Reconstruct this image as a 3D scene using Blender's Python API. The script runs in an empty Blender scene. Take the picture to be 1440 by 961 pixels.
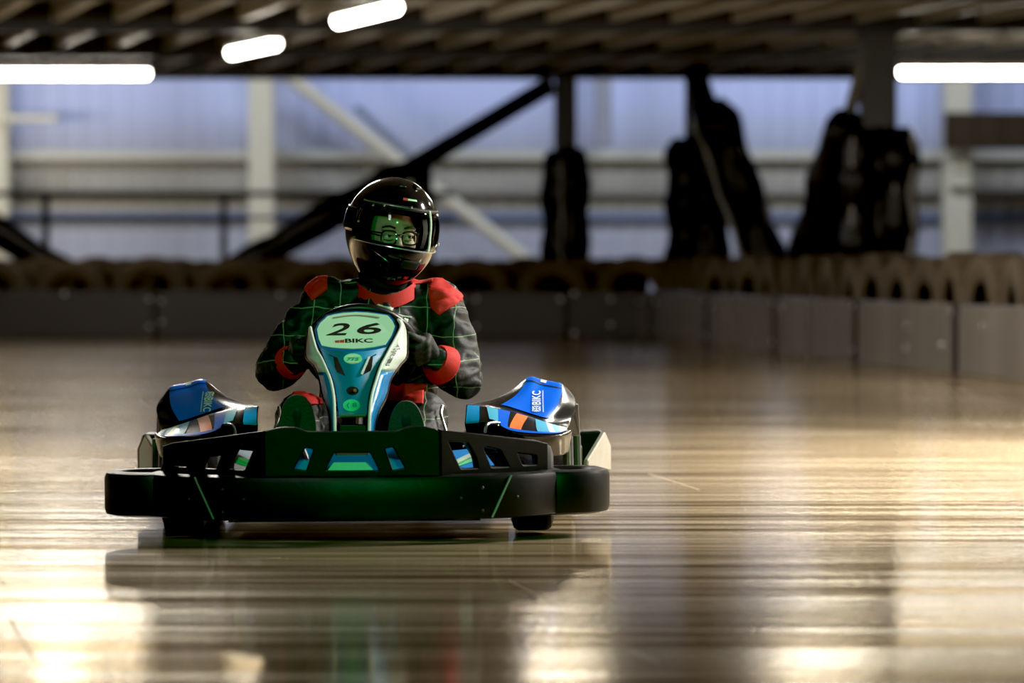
import bpy, bmesh, math, random
from mathutils import Vector, Matrix, noise as mnoise

random.seed(7)
scene = bpy.context.scene
COL = scene.collection
F = 5400.0            # focal length in pixels of a 1440 px wide frame (135 mm)
CAM_H = 0.785
HOR = 374.0           # pixel row of the horizon
R = math.radians

# ------------------------------------------------------------------ basics
def W(px, py, Y):
    return Vector(((px - 720) / F * Y, Y, CAM_H - (py - HOR) / F * Y))

KX, KY = -0.45, 10.8  # kart origin on the floor (front centre of its bumper)
def K(px, py, ly):    # kart-local point measured at local depth ly
    w = W(px, py, KY + ly)
    return Vector((w.x - KX, ly, w.z))

def link(o, parent=None):
    COL.objects.link(o)
    if parent is not None:
        o.parent = parent
    return o

def mesh_obj(name, verts, faces, mat, parent=None, smooth=True, angle=40):
    me = bpy.data.meshes.new(name)
    me.from_pydata([tuple(v) for v in verts], [], faces)
    bm = bmesh.new(); bm.from_mesh(me)
    bmesh.ops.recalc_face_normals(bm, faces=bm.faces)
    bm.to_mesh(me); bm.free()
    if smooth:
        me.polygons.foreach_set('use_smooth', [True] * len(me.polygons))
        me.set_sharp_from_angle(angle=R(angle))
    if mat is not None:
        for m in (mat if isinstance(mat, (list, tuple)) else [mat]):
            me.materials.append(m)
    return link(bpy.data.objects.new(name, me), parent)

def bm_obj(name, bm, mat, parent=None, smooth=True, angle=40):
    me = bpy.data.meshes.new(name)
    bm.to_mesh(me); bm.free()
    if smooth:
        me.polygons.foreach_set('use_smooth', [True] * len(me.polygons))
        me.set_sharp_from_angle(angle=R(angle))
    if mat is not None:
        me.materials.append(mat)
    return link(bpy.data.objects.new(name, me), parent)

def empty(name, loc, label, cat, group=None, rot=(0, 0, 0)):
    o = bpy.data.objects.new(name, None)
    o.empty_display_size = 0.1
    o.location = loc; o.rotation_euler = rot
    link(o)
    tag(o, label, cat, group)
    return o

def tag(o, label, cat, group=None):
    o['label'] = label; o['category'] = cat
    if group: o['group'] = group
    return o

def struct(o):
    o['kind'] = 'structure'
    return o

class MB:             # mesh builder collecting shapes
    def __init__(s): s.v = []; s.f = []
    def add(s, v, f):
        b = len(s.v); s.v += [Vector(p) for p in v]; s.f += [tuple(i + b for i in q) for q in f]
    def box(s, a, b):
        x0, y0, z0 = a; x1, y1, z1 = b
        s.add([(x0,y0,z0),(x1,y0,z0),(x1,y1,z0),(x0,y1,z0),(x0,y0,z1),(x1,y0,z1),(x1,y1,z1),(x0,y1,z1)],
              [(0,3,2,1),(4,5,6,7),(0,1,5,4),(1,2,6,5),(2,3,7,6),(3,0,4,7)])
    def tube(s, pts, r, n=10, caps=True, closed=False, flat=1.0):
        pts = [Vector(p) for p in pts]; m = len(pts)
        rs = r if isinstance(r, (list, tuple)) else [r] * m
        up = None; rings = []
        for i, p in enumerate(pts):
            if closed: d = pts[(i + 1) % m] - pts[i - 1]
            else: d = pts[min(i + 1, m - 1)] - pts[max(i - 1, 0)]
            d.normalize()
            if up is None:
                up = Vector((0, 0, 1)) if abs(d.z) < .9 else Vector((0, 1, 0))
            side = d.cross(up); side.normalize(); up = side.cross(d); up.normalize()
            rings.append([p + (side * math.cos(2*math.pi*k/n) * flat + up * math.sin(2*math.pi*k/n)) * rs[i] for k in range(n)])
        v = [q for r_ in rings for q in r_]; f = []
        for i in range(m if closed else m - 1):
            j = (i + 1) % m
            for k in range(n):
                l = (k + 1) % n
                f.append((i*n+k, i*n+l, j*n+l, j*n+k))
        if caps and not closed:
            f.append(tuple(range(n))[::-1]); f.append(tuple((m-1)*n + k for k in range(n)))
        s.add(v, f)
    def sphere(s, c, r, n=12, m=8):
        rx, ry, rz = r if isinstance(r, (list, tuple)) else (r, r, r)
        c = Vector(c); v = [c + Vector((0, 0, rz))]; f = []
        for i in range(1, m):
            a = math.pi * i / m
            for k in range(n):
                b = 2*math.pi*k/n
                v.append(c + Vector((rx*math.sin(a)*math.cos(b), ry*math.sin(a)*math.sin(b), rz*math.cos(a))))
        v.append(c - Vector((0, 0, rz)))
        for k in range(n):
            l = (k+1) % n
            f.append((0, 1+k, 1+l))
            for i in range(m-2):
                f.append((1+i*n+k, 1+(i+1)*n+k, 1+(i+1)*n+l, 1+i*n+l))
            f.append((1+(m-2)*n+k, len(v)-1, 1+(m-2)*n+l))
        s.add(v, f)
    def limb(s, pts, rs, n=14):   # tapered limb with ball joints
        for p, r in zip(pts, rs):
            s.sphere(p, r, n, 10)
        for i in range(len(pts)-1):
            s.tube([pts[i], pts[i+1]], [rs[i], rs[i+1]], n)
    def lathe(s, prof, n=32, M=None):     # profile (r, h) about the local Z axis, closed loop of profile
        m = len(prof); v = []; f = []
        for i in range(n):
            a = 2*math.pi*i/n
            for r, h in prof:
                p = Vector((r*math.cos(a), r*math.sin(a), h))
                v.append(M @ p if M else p)
        for i in range(n):
            j = (i+1) % n
            for k in range(m):
                l = (k+1) % m
                f.append((i*m+k, j*m+k, j*m+l, i*m+l))
        s.add(v, f)
    def sweep(s, path, prof):    # profile (outward, z) swept along a plan path of (x, y)
        m = len(path); q = len(prof); rings = []
        for i in range(m):
            a = Vector(path[max(i-1,0)]); b = Vector(path[min(i+1,m-1)])
            d = (b-a).normalized(); nrm = Vector((d.y, -d.x))
            rings.append([Vector((path[i][0]+nrm.x*o, path[i][1]+nrm.y*o, z)) for o, z in prof])
        v = [p for r_ in rings for p in r_]; f = []
        for i in range(m-1):
            for k in range(q):
                l = (k+1) % q
                f.append((i*q+k, i*q+l, (i+1)*q+l, (i+1)*q+k))
        f.append(tuple(range(q))[::-1]); f.append(tuple((m-1)*q+k for k in range(q)))
        s.add(v, f)
    def build(s, name, mat, parent=None, smooth=True, angle=40, bevel=0):
        o = mesh_obj(name, s.v, s.f, mat, parent, smooth, angle)
        if bevel:
            b = o.modifiers.new('bevel', 'BEVEL'); b.width = bevel; b.segments = 2; b.limit_method = 'ANGLE'; b.angle_limit = R(35)
        return o

def cr(p0, p1, p2, p3, t):   # Catmull-Rom
    return 0.5*((2*p1)+(-p0+p2)*t+(2*p0-5*p1+4*p2-p3)*t*t+(-p0+3*p1-3*p2+p3)*t**3)

def spline(pts, k=6):
    pts = [Vector(p) for p in pts]; out = []
    for i in range(len(pts)-1):
        p0 = pts[i-1] if i else pts[0]*2-pts[1]
        p3 = pts[i+2] if i+2 < len(pts) else pts[-1]*2-pts[-2]
        for j in range(k):
            out.append(cr(p0, pts[i], pts[i+1], p3, j/k))
    out.append(pts[-1]); return out

def evaluated(o):
    bpy.context.view_layer.update()
    dg = bpy.context.evaluated_depsgraph_get()
    return bpy.data.meshes.new_from_object(o.evaluated_get(dg), depsgraph=dg)

def remesh(mb, name, mat, parent, voxel, smooth_it=6, wrinkle=0.0, wscale=.06):
    t = mesh_obj(name + '_work', mb.v, mb.f, None)
    m = t.modifiers.new('r', 'REMESH'); m.mode = 'VOXEL'; m.voxel_size = voxel
    sm = t.modifiers.new('s', 'SMOOTH'); sm.iterations = smooth_it; sm.factor = .6
    me = evaluated(t)
    old = t.data; bpy.data.objects.remove(t); bpy.data.meshes.remove(old)
    if wrinkle:
        me.update()
        nr = [v.normal.copy() for v in me.vertices]
        for v, n_ in zip(me.vertices, nr):
            p = v.co / wscale
            q = Vector((p.x*1.0, p.y, p.z*1.9 + 1.2*mnoise.noise(p*.5)))
            d = mnoise.noise(q) + .5*mnoise.noise(q*2.1+Vector((3,1,7)))
            d = 1 - 2*abs(d)          # ridged folds
            v.co += n_ * wrinkle * (d - .4)
    me.name = name
    me.polygons.foreach_set('use_smooth', [True]*len(me.polygons))
    me.materials.clear()
    if mat: me.materials.append(mat)
    return link(bpy.data.objects.new(name, me), parent)

def plate_mesh(outline, holes, thick, bevel=.003):  # flat plate with holes in its own (u, v) plane
    cu = bpy.data.curves.new('plate_work', 'CURVE'); cu.dimensions = '2D'; cu.fill_mode = 'BOTH'
    cu.extrude = thick/2; cu.bevel_depth = bevel; cu.bevel_resolution = 1
    for poly in [outline] + holes:
        sp = cu.splines.new('POLY'); sp.points.add(len(poly)-1); sp.use_cyclic_u = True
        for p, (u, v) in zip(sp.points, poly): p.co = (u, v, 0, 1)
    o = link(bpy.data.objects.new('plate_work', cu))
    me = evaluated(o)
    bpy.data.objects.remove(o); bpy.data.curves.remove(cu)
    return me

def plate(name, outline, holes, thick, M, mat, parent, bevel=.003):
    me = plate_mesh(outline, holes, thick, bevel)
    me.name = name; me.transform(M)
    me.materials.clear(); me.materials.append(mat)
    me.polygons.foreach_set('use_smooth', [True]*len(me.polygons)); me.set_sharp_from_angle(angle=R(35))
    return link(bpy.data.objects.new(name, me), parent)

def rounded(poly, r=.01, k=3):
    out = []; n = len(poly)
    for i in range(n):
        p = Vector(poly[i]); a = Vector(poly[i-1])-p; b = Vector(poly[(i+1) % n])-p
        ra = min(r, a.length*.45); rb = min(r, b.length*.45)
        A = p + a.normalized()*ra; B = p + b.normalized()*rb
        for j in range(k+1):
            t = j/k
            out.append(tuple(A*(1-t)**2 + p*2*t*(1-t) + B*t*t))
    return out

def text_flat(s, size=1.0, shear=0.0, bold=0.0, sx=1.0):   # returns verts (x, y) and faces, left-bottom at origin
    cu = bpy.data.curves.new('text_work', 'FONT'); cu.body = s; cu.size = size
    cu.shear = shear; cu.offset = bold; cu.resolution_u = 4
    o = link(bpy.data.objects.new('text_work', cu))
    me = evaluated(o)
    bpy.data.objects.remove(o); bpy.data.curves.remove(cu)
    bm = bmesh.new(); bm.from_mesh(me)
    bmesh.ops.remove_doubles(bm, verts=bm.verts, dist=1e-5)
    bmesh.ops.triangulate(bm, faces=bm.faces)
    bm.verts.index_update()
    vs = [(v.co.x*sx, v.co.y) for v in bm.verts]; fs = [tuple(v.index for v in f.verts) for f in bm.faces]
    bm.free(); bpy.data.meshes.remove(me)
    x0 = min(v[0] for v in vs); x1 = max(v[0] for v in vs); y0 = min(v[1] for v in vs); y1 = max(v[1] for v in vs)
    return [((x-x0)/(x1-x0), (y-y0)/(y1-y0)) for x, y in vs], fs, (x1-x0)/(y1-y0)

# --------------------------------------------------------------- materials
def srgb(r, g, b):
    f = lambda c: (c/255)/12.92 if c/255 <= .04045 else ((c/255+.055)/1.055)**2.4
    return (f(r), f(g), f(b), 1)

MATS = {}
def mat(name, col, rough=.5, metal=0., bump=0., bscale=60., vary=.12, vscale=8., coat=0., spec=.5, emit=None, estr=0., stretch=None):
    if name in MATS: return MATS[name]
    m = bpy.data.materials.new(name); m.use_nodes = True
    nt = m.node_tree; b = nt.nodes['Principled BSDF']
    tc = nt.nodes.new('ShaderNodeTexCoord'); src = tc.outputs['Object']
    if stretch:
        mp = nt.nodes.new('ShaderNodeMapping'); mp.inputs['Scale'].default_value = stretch
        nt.links.new(src, mp.inputs['Vector']); src = mp.outputs['Vector']
    nz = nt.nodes.new('ShaderNodeTexNoise'); nz.inputs['Scale'].default_value = vscale; nz.inputs['Detail'].default_value = 4
    nt.links.new(src, nz.inputs['Vector'])
    mx = nt.nodes.new('ShaderNodeMix'); mx.data_type = 'RGBA'
    c = tuple(col[:3])
    mx.inputs['A'].default_value = tuple(max(0, x*(1-vary)) for x in c) + (1,)
    mx.inputs['B'].default_value = tuple(min(1, x*(1+vary)) for x in c) + (1,)
    nt.links.new(nz.outputs['Fac'], mx.inputs['Factor'])
    nt.links.new(mx.outputs['Result'], b.inputs['Base Color'])
    b.inputs['Roughness'].default_value = rough; b.inputs['Metallic'].default_value = metal
    b.inputs['Coat Weight'].default_value = coat; b.inputs['Coat Roughness'].default_value = .06
    b.inputs['Specular IOR Level'].default_value = spec
    if emit:
        b.inputs['Emission Color'].default_value = emit; b.inputs['Emission Strength'].default_value = estr
    if bump:
        n2 = nt.nodes.new('ShaderNodeTexNoise'); n2.inputs['Scale'].default_value = bscale; n2.inputs['Detail'].default_value = 5
        nt.links.new(src, n2.inputs['Vector'])
        bp = nt.nodes.new('ShaderNodeBump'); bp.inputs['Strength'].default_value = bump; bp.inputs['Distance'].default_value = .02
        nt.links.new(n2.outputs['Fac'], bp.inputs['Height']); nt.links.new(bp.outputs['Normal'], b.inputs['Normal'])
    MATS[name] = m
    return m

def M_(nt, op, a, b=None, c=None):
    n = nt.nodes.new('ShaderNodeMath'); n.operation = op
    for i, x in enumerate((a, b, c)):
        if x is None: continue
        if isinstance(x, (int, float)): n.inputs[i].default_value = x
        else: nt.links.new(x, n.inputs[i])
    return n.outputs[0]

def suit_material():
    m = bpy.data.materials.new('checked_race_suit'); m.use_nodes = True
    nt = m.node_tree; b = nt.nodes['Principled BSDF']
    tc = nt.nodes.new('ShaderNodeTexCoord'); ge = nt.nodes.new('ShaderNodeNewGeometry')
    nz = nt.nodes.new('ShaderNodeTexNoise'); nz.inputs['Scale'].default_value = 9
    nt.links.new(tc.outputs['Object'], nz.inputs['Vector'])
    sp = nt.nodes.new('ShaderNodeSeparateXYZ'); nt.links.new(tc.outputs['Object'], sp.inputs[0])
    sn = nt.nodes.new('ShaderNodeSeparateXYZ'); nt.links.new(ge.outputs['Normal'], sn.inputs[0])
    total = None
    for ax, per, off in (('X', .088, .1), ('Z', .082, .35), ('Y', .095, .2)):
        w = M_(nt, 'MULTIPLY_ADD', nz.outputs['Fac'], .035, sp.outputs[ax])
        fr = M_(nt, 'FRACT', M_(nt, 'MULTIPLY_ADD', w, 1/per, off + 10))
        ln = M_(nt, 'LESS_THAN', M_(nt, 'ABSOLUTE', M_(nt, 'SUBTRACT', fr, .5)), .017)
        ok = M_(nt, 'LESS_THAN', M_(nt, 'ABSOLUTE', sn.outputs[ax]), .78)
        if ax == 'Y': ok = M_(nt, 'LESS_THAN', M_(nt, 'ABSOLUTE', sn.outputs[ax]), .35)
        k = M_(nt, 'MULTIPLY', ln, ok)
        total = k if total is None else M_(nt, 'MAXIMUM', total, k)
    mx = nt.nodes.new('ShaderNodeMix'); mx.data_type = 'RGBA'
    mx.inputs['A'].default_value = (.0095, .0098, .0097, 1); mx.inputs['B'].default_value = (.20, .27, .16, 1)
    nt.links.new(total, mx.inputs['Factor']); nt.links.new(mx.outputs['Result'], b.inputs['Base Color'])
    b.inputs['Roughness'].default_value = .62
    n2 = nt.nodes.new('ShaderNodeTexNoise'); n2.inputs['Scale'].default_value = 38; n2.inputs['Detail'].default_value = 3
    nt.links.new(tc.outputs['Object'], n2.inputs['Vector'])
    bp = nt.nodes.new('ShaderNodeBump'); bp.inputs['Strength'].default_value = .15; bp.inputs['Distance'].default_value = .02
    nt.links.new(n2.outputs['Fac'], bp.inputs['Height']); nt.links.new(bp.outputs['Normal'], b.inputs['Normal'])
    return m

def glass_material():
    m = bpy.data.materials.new('clear_visor'); m.use_nodes = True
    nt = m.node_tree
    for n in list(nt.nodes): nt.nodes.remove(n)
    out = nt.nodes.new('ShaderNodeOutputMaterial'); mix = nt.nodes.new('ShaderNodeMixShader')
    tr = nt.nodes.new('ShaderNodeBsdfTransparent'); tr.inputs['Color'].default_value = (.86, .9, .88, 1)
    gl = nt.nodes.new('ShaderNodeBsdfGlossy'); gl.inputs['Roughness'].default_value = .04
    gl.inputs['Color'].default_value = (.9, .95, .92, 1)
    fr = nt.nodes.new('ShaderNodeFresnel'); fr.inputs['IOR'].default_value = 1.45
    nt.links.new(fr.outputs[0], mix.inputs[0]); nt.links.new(tr.outputs[0], mix.inputs[1]); nt.links.new(gl.outputs[0], mix.inputs[2])
    nt.links.new(mix.outputs[0], out.inputs[0])
    return m

def floor_material():
    m = bpy.data.materials.new('polished_track_floor'); m.use_nodes = True
    nt = m.node_tree; b = nt.nodes['Principled BSDF']
    tc = nt.nodes.new('ShaderNodeTexCoord')
    def noise(sc, scale, det=4):
        mp = nt.nodes.new('ShaderNodeMapping'); mp.inputs['Scale'].default_value = sc
        nt.links.new(tc.outputs['Object'], mp.inputs['Vector'])
        n = nt.nodes.new('ShaderNodeTexNoise'); n.inputs['Scale'].default_value = scale; n.inputs['Detail'].default_value = det
        nt.links.new(mp.outputs['Vector'], n.inputs['Vector']); return n.outputs['Fac']
    fine = noise((.22, 3.6, 1), 2.4, 8); broad = noise((.2, .8, 1), .9, 3); mid = noise((.6, 2.2, 1), 1.1, 4)
    s = M_(nt, 'ADD', M_(nt, 'MULTIPLY', fine, .62), M_(nt, 'ADD', M_(nt, 'MULTIPLY', broad, .16), M_(nt, 'MULTIPLY', mid, .22)))
    rp = nt.nodes.new('ShaderNodeValToRGB'); e = rp.color_ramp.elements
    e[0].position = .40; e[0].color = (.13, .092, .050, 1); e[1].position = .60; e[1].color = (.50, .395, .25, 1)
    nt.links.new(s, rp.inputs[0]); nt.links.new(rp.outputs[0], b.inputs['Base Color'])
    streak = noise((.25, 3.2, 1), 3.2, 6)
    bp = nt.nodes.new('ShaderNodeBump'); bp.inputs['Strength'].default_value = .12; bp.inputs['Distance'].default_value = .004
    nt.links.new(M_(nt, 'ADD', M_(nt, 'MULTIPLY', streak, .6), M_(nt, 'MULTIPLY', mid, .8)), bp.inputs['Height'])
    nt.nodes.remove(b)
    df = nt.nodes.new('ShaderNodeBsdfDiffuse'); nt.links.new(rp.outputs[0], df.inputs['Color'])
    gl = nt.nodes.new('ShaderNodeBsdfGlossy')
    r2 = nt.nodes.new('ShaderNodeValToRGB'); e = r2.color_ramp.elements
    e[0].position = .40; e[0].color = (.62, .50, .32, 1); e[1].position = .57; e[1].color = (1, .95, .84, 1)
    nt.links.new(s, r2.inputs[0]); nt.links.new(r2.outputs[0], gl.inputs['Color'])
    nt.links.new(M_(nt, 'MULTIPLY_ADD', fine, .14, .05), gl.inputs['Roughness'])
    nt.links.new(bp.outputs['Normal'], gl.inputs['Normal'])
    fr = nt.nodes.new('ShaderNodeFresnel'); fr.inputs['IOR'].default_value = 1.42
    mix = nt.nodes.new('ShaderNodeMixShader')
    nt.links.new(fr.outputs[0], mix.inputs[0]); nt.links.new(df.outputs[0], mix.inputs[1]); nt.links.new(gl.outputs[0], mix.inputs[2])
    nt.links.new(mix.outputs[0], nt.nodes['Material Output'].inputs[0])
    return m

def wall_material():
    m = bpy.data.materials.new('banded_cladding'); m.use_nodes = True
    nt = m.node_tree; b = nt.nodes['Principled BSDF']
    ge = nt.nodes.new('ShaderNodeNewGeometry')
    sp = nt.nodes.new('ShaderNodeSeparateXYZ'); nt.links.new(ge.outputs['Position'], sp.inputs[0])
    rp = nt.nodes.new('ShaderNodeValToRGB'); rp.color_ramp.interpolation = 'LINEAR'
    e = rp.color_ramp.elements
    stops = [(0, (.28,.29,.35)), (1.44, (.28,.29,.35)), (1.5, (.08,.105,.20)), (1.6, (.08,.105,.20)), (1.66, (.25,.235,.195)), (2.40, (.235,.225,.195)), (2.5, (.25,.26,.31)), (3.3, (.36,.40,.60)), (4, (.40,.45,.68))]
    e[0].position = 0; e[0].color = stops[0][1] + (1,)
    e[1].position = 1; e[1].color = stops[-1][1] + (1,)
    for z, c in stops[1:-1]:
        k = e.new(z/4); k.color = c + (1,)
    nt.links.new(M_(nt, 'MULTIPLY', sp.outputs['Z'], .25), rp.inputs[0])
    nz = nt.nodes.new('ShaderNodeTexNoise'); nz.inputs['Scale'].default_value = .7
    mp = nt.nodes.new('ShaderNodeMapping'); mp.inputs['Scale'].default_value = (1, 1, .25)
    nt.links.new(ge.outputs['Position'], mp.inputs[0]); nt.links.new(mp.outputs[0], nz.inputs['Vector'])
    mx = nt.nodes.new('ShaderNodeMix'); mx.data_type = 'RGBA'; mx.blend_type = 'MULTIPLY'; mx.inputs['Factor'].default_value = .5
    nt.links.new(rp.outputs[0], mx.inputs['A']); nt.links.new(nz.outputs['Color'], mx.inputs['B'])
    mx2 = nt.nodes.new('ShaderNodeMix'); mx2.data_type = 'RGBA'
    nt.links.new(nz.outputs['Fac'], mx2.inputs['Factor'])
    mx2.inputs['A'].default_value = (.7,.7,.7,1); mx2.inputs['B'].default_value = (1.1,1.1,1.15,1)
    nt.links.new(mx2.outputs['Result'], mx.inputs['B'])
    nt.links.new(mx.outputs['Result'], b.inputs['Base Color'])
    b.inputs['Roughness'].default_value = .45
    return m

BLACK   = mat('black_plastic', (.007, .007, .007), .38, bump=.02, bscale=90)
BUMP    = mat('scuffed_black_bumper', (.007, .007, .0068), .42, bump=.06, bscale=25, vary=.4, spec=.22)
GLOSSY  = mat('glossy_black_plastic', (.009, .009, .010), .24, coat=.12)
RUBBER  = mat('kart_rubber', (.012, .012, .012), .8, bump=.1, bscale=70)
STEEL   = mat('bright_steel', (.6, .6, .58), .25, metal=1)
DARKST  = mat('dark_steel', (.03, .03, .032), .5, metal=.3)
KBLUE   = mat('pod_blue', (.0, .125, .80), .3, vary=.05, coat=.3)
NBLUE   = mat('panel_blue', (.002, .26, .52), .42, vary=.05)
LBLUE   = mat('light_blue_vinyl', (.10, .48, .75), .3, vary=.05, coat=.3)
WHITE   = mat('white_vinyl', (.68, .78, .70), .35, vary=.04)
PIPING  = mat('pale_piping', (.88, .88, .87), .25, vary=.04)
PLATEW  = mat('green_lit_number_plate', (.52, .86, .62), .35, vary=.03)  # white plate with the green light cast put into its colour
OUTBL   = mat('deep_blue_vinyl', (.003, .12, .36), .35, vary=.05)
ORANGE  = mat('orange_vinyl', (.9, .2, .06), .35, vary=.05)
INK     = mat('black_ink', (.015, .012, .01), .5, vary=.05)
OLIVE   = mat('grey_ink', (.03, .028, .02), .5, vary=.05)
REDINK  = mat('red_ink', (.45, .05, .03), .5, vary=.05)
MINT    = mat('mint_sticker', (.25, .85, .45), .4, vary=.05)
SILVER  = mat('silver_plastic', (.3, .29, .27), .3, metal=.6)
REDCL   = mat('red_cloth', (.66, .018, .014), .7, bump=.2, bscale=400, vary=.1)
GLOVE   = mat('dark_glove', (.018, .019, .018), .65, bump=.15, bscale=120)
SOLE    = mat('green_lit_rubber_sole', (.035, .05, .03), .75, bump=.25, bscale=150)  # green light falling on the soles is put into the rubber colour
SHOE    = mat('black_shoe', (.02, .02, .02), .6)
HELMET  = mat('gloss_black_helmet', (.005, .005, .006), .12, coat=.35, vary=.03, spec=.35)
LINER   = mat('helmet_lining', (.012, .012, .012), .9)
SKIN    = mat('skin', (.60, .40, .29), .5, vary=.06, vscale=20)
EYEW    = mat('eye_white', (.75, .75, .73), .3)
IRIS    = mat('dark_iris', (.03, .02, .015), .2)
HAIR    = mat('dark_brow', (.02, .015, .012), .7)
TYRE    = mat('dusty_tyre_rubber', (.058, .041, .023), .85, bump=.3, bscale=12, vary=.5, vscale=3)
PANEL   = mat('streak_lit_barrier_plastic', (.135, .122, .11), .27, bump=.05, bscale=3, vary=.45, vscale=1.6, stretch=(1, 1, .12))  # paler tone and vertical streaks paint reflected light into the colour
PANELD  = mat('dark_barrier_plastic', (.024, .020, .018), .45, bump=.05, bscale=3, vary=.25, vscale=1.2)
BOLT    = mat('zinc_bolt', (.5, .5, .5), .3, metal=1)
DECK    = mat('deck_underside', (.035, .031, .025), .6, vary=.3, vscale=1.)
JOIST   = mat('galvanised_joist', (.56, .51, .42), .4, metal=.2, vary=.25, vscale=1.2)
BEAM    = mat('dark_painted_beam', (.022, .021, .020), .5)
BEIGE   = mat('beige_steel', (.38, .355, .28), .5, vary=.1)
GIRT    = mat('pale_girt', (.34, .33, .29), .4, vary=.1)
DBROWN  = mat('dark_brown_panel', (.030, .022, .013), .8, vary=.2, spec=.08)
POST    = mat('black_steel_post', (.014, .014, .014), .45)
POSTG   = mat('grey_steel_post', (.045, .044, .042), .45)
WRAP    = mat('black_plastic_wrap', (.008, .007, .0058), .34, spec=.2, bump=.35, bscale=7, vary=.3, vscale=3, stretch=(1, 1, .35))
TUBEN   = mat('bright_lamp_diffuser', (.9, .9, .9), .4, emit=(1, .93, .82, 1), estr=66)
TUBE    = mat('lamp_diffuser', (.9, .9, .9), .4, emit=(1, .93, .82, 1), estr=24)
LAMPB   = mat('lamp_housing', (.5, .5, .48), .4)
SUIT    = suit_material(); GLASS = glass_material(); FLOORM = floor_material(); WALLM = wall_material()

# ------------------------------------------------------------------ camera
cam = bpy.data.cameras.new('camera'); cam.lens = 135; cam.sensor_width = 36
co = link(bpy.data.objects.new('camera', cam))
co.location = (0, 0, CAM_H)
co.rotation_euler = (R(90) - math.atan((480.5 - HOR) / F), 0, 0)
cam.clip_start = .05; cam.clip_end = 300
cam.dof.use_dof = True; cam.dof.focus_distance = 11.55; cam.dof.aperture_fstop = 2.6
scene.camera = co

# ----------------------------------------------------------------- setting
ORD = ['first','second','third','fourth','fifth','sixth','seventh','eighth','ninth','tenth','eleventh','twelfth','thirteenth','fourteenth',
       'fifteenth','sixteenth','seventeenth','eighteenth','nineteenth','twentieth','twenty-first','twenty-second','twenty-third']

floor = MB(); floor.add([(-25, -8, 0), (25, -8, 0), (25, 61, 0), (-25, 61, 0)], [(0, 1, 2, 3)])
fl = struct(floor.build('floor', FLOORM, smooth=False))
def floor_pt(px, py):
    Y = CAM_H * F / (py - HOR); return Vector(((px-720)/F*Y, Y, .0015))
SCR = mat('scratch_in_floor', (.03, .022, .012), .6)
for k, (a, b, w) in enumerate([((12, 872), (47, 930), 2.2), ((0, 818), (6, 823), 2), ((912, 667), (984, 690), 1.5), ((716, 818), (810, 866), 2), ((888, 918), (925, 932), 2)]):
    q = [floor_pt(a[0]-w/2, a[1]), floor_pt(a[0]+w/2, a[1]), floor_pt(b[0]+w/2, b[1]), floor_pt(b[0]-w/2, b[1])]
    mesh_obj('floor_scratch', q, [(0, 1, 2, 3)], SCR if k < 2 else mat('pale_scratch_in_floor', (.4, .33, .22), .5), fl, smooth=False)

# back wall: trapezoidal cladding sheets with girts, columns and a diagonal tie
WY = 60.0
v = []; f = []; x = -14.0; k = 0
prof = [(0, 0), (.16, 0), (.2, .018), (.30, .018), (.34, 0)]
xs = []
while x < 14:
    for dx, dy in prof[:4]: xs.append((x+dx, WY-dy))
    x += .34
for (x, y) in xs: v += [(x, y, 0), (x, y, 9)]
for i in range(len(xs)-1): f.append((2*i, 2*i+2, 2*i+3, 2*i+1))
wall = struct(mesh_obj('wall_back', v, f, WALLM, smooth=False))
def wall_part(name, a, b, m):
    mb = MB(); mb.box(a, b); return mb.build(name, m, wall, bevel=.01)
wall_part('girt', (-14, WY-.25, 2.43), (14, WY-.04, 2.58), GIRT)
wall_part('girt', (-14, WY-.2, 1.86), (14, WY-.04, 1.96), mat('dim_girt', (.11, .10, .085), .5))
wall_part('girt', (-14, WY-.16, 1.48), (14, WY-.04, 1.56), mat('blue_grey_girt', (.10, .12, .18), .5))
def wx(px, Y): return (px-720)/F*Y
for px0, px1, m in ((350, 384, BEIGE), (1329, 1366, BEIGE), (-40, 10, BEIGE)):
    mb = MB(); Y = 58.6
    x0, x1 = wx(px0, Y), wx(px1, Y)
    mb.box((x0, Y, 0), (x1, Y+.03, 9)); mb.box(((x0+x1)/2-.02, Y+.03, 0), ((x0+x1)/2+.02, Y+.4, 9)); mb.box((x0, Y+.4, 0), (x1, Y+.43, 9))
    mb.build('wall_column', m, wall)
mb = MB(); Y = 58.9
mb.box((wx(836, Y), Y, 2.6), (wx(860, Y), Y+.25, 9)); mb.build('downpipe_casing', mat('grey_casing', (.17, .18, .22), .5), wall, bevel=.02)
mb = MB(); a = W(412, 112, 58.8); b = W(742, 366, 58.8)
d = (b-a).normalized(); mb.tube([a-d*1.0, b+d*1.0], .1, 8); mb.build('diagonal_tie', BEIGE, wall)
mb = MB(); mb.tube([W(500, 150, 59.3), W(600, 240, 59.3)], .06, 8); mb.build('diagonal_tie', mat('dark_tie', (.12, .14, .2), .5), wall)  # darker, bluer tone than the other tie
mb = MB(); mb.box((wx(8, 58.5), 58.4, 2.98), (wx(82, 58.5), 58.6, 3.08)); mb.build('wall_bracket', BEIGE, wall, bevel=.01)
struct(wall)
for side, X in (('left', -14.0), ('right', 14.0)):
    mb = MB(); mb.box((X if X > 0 else X-.2, -8, 0), (X+.2 if X > 0 else X, 60.2, 9))
    struct(mb.build('wall_' + side, mat('dark_side_wall', (.09, .085, .08), .7)))

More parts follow.
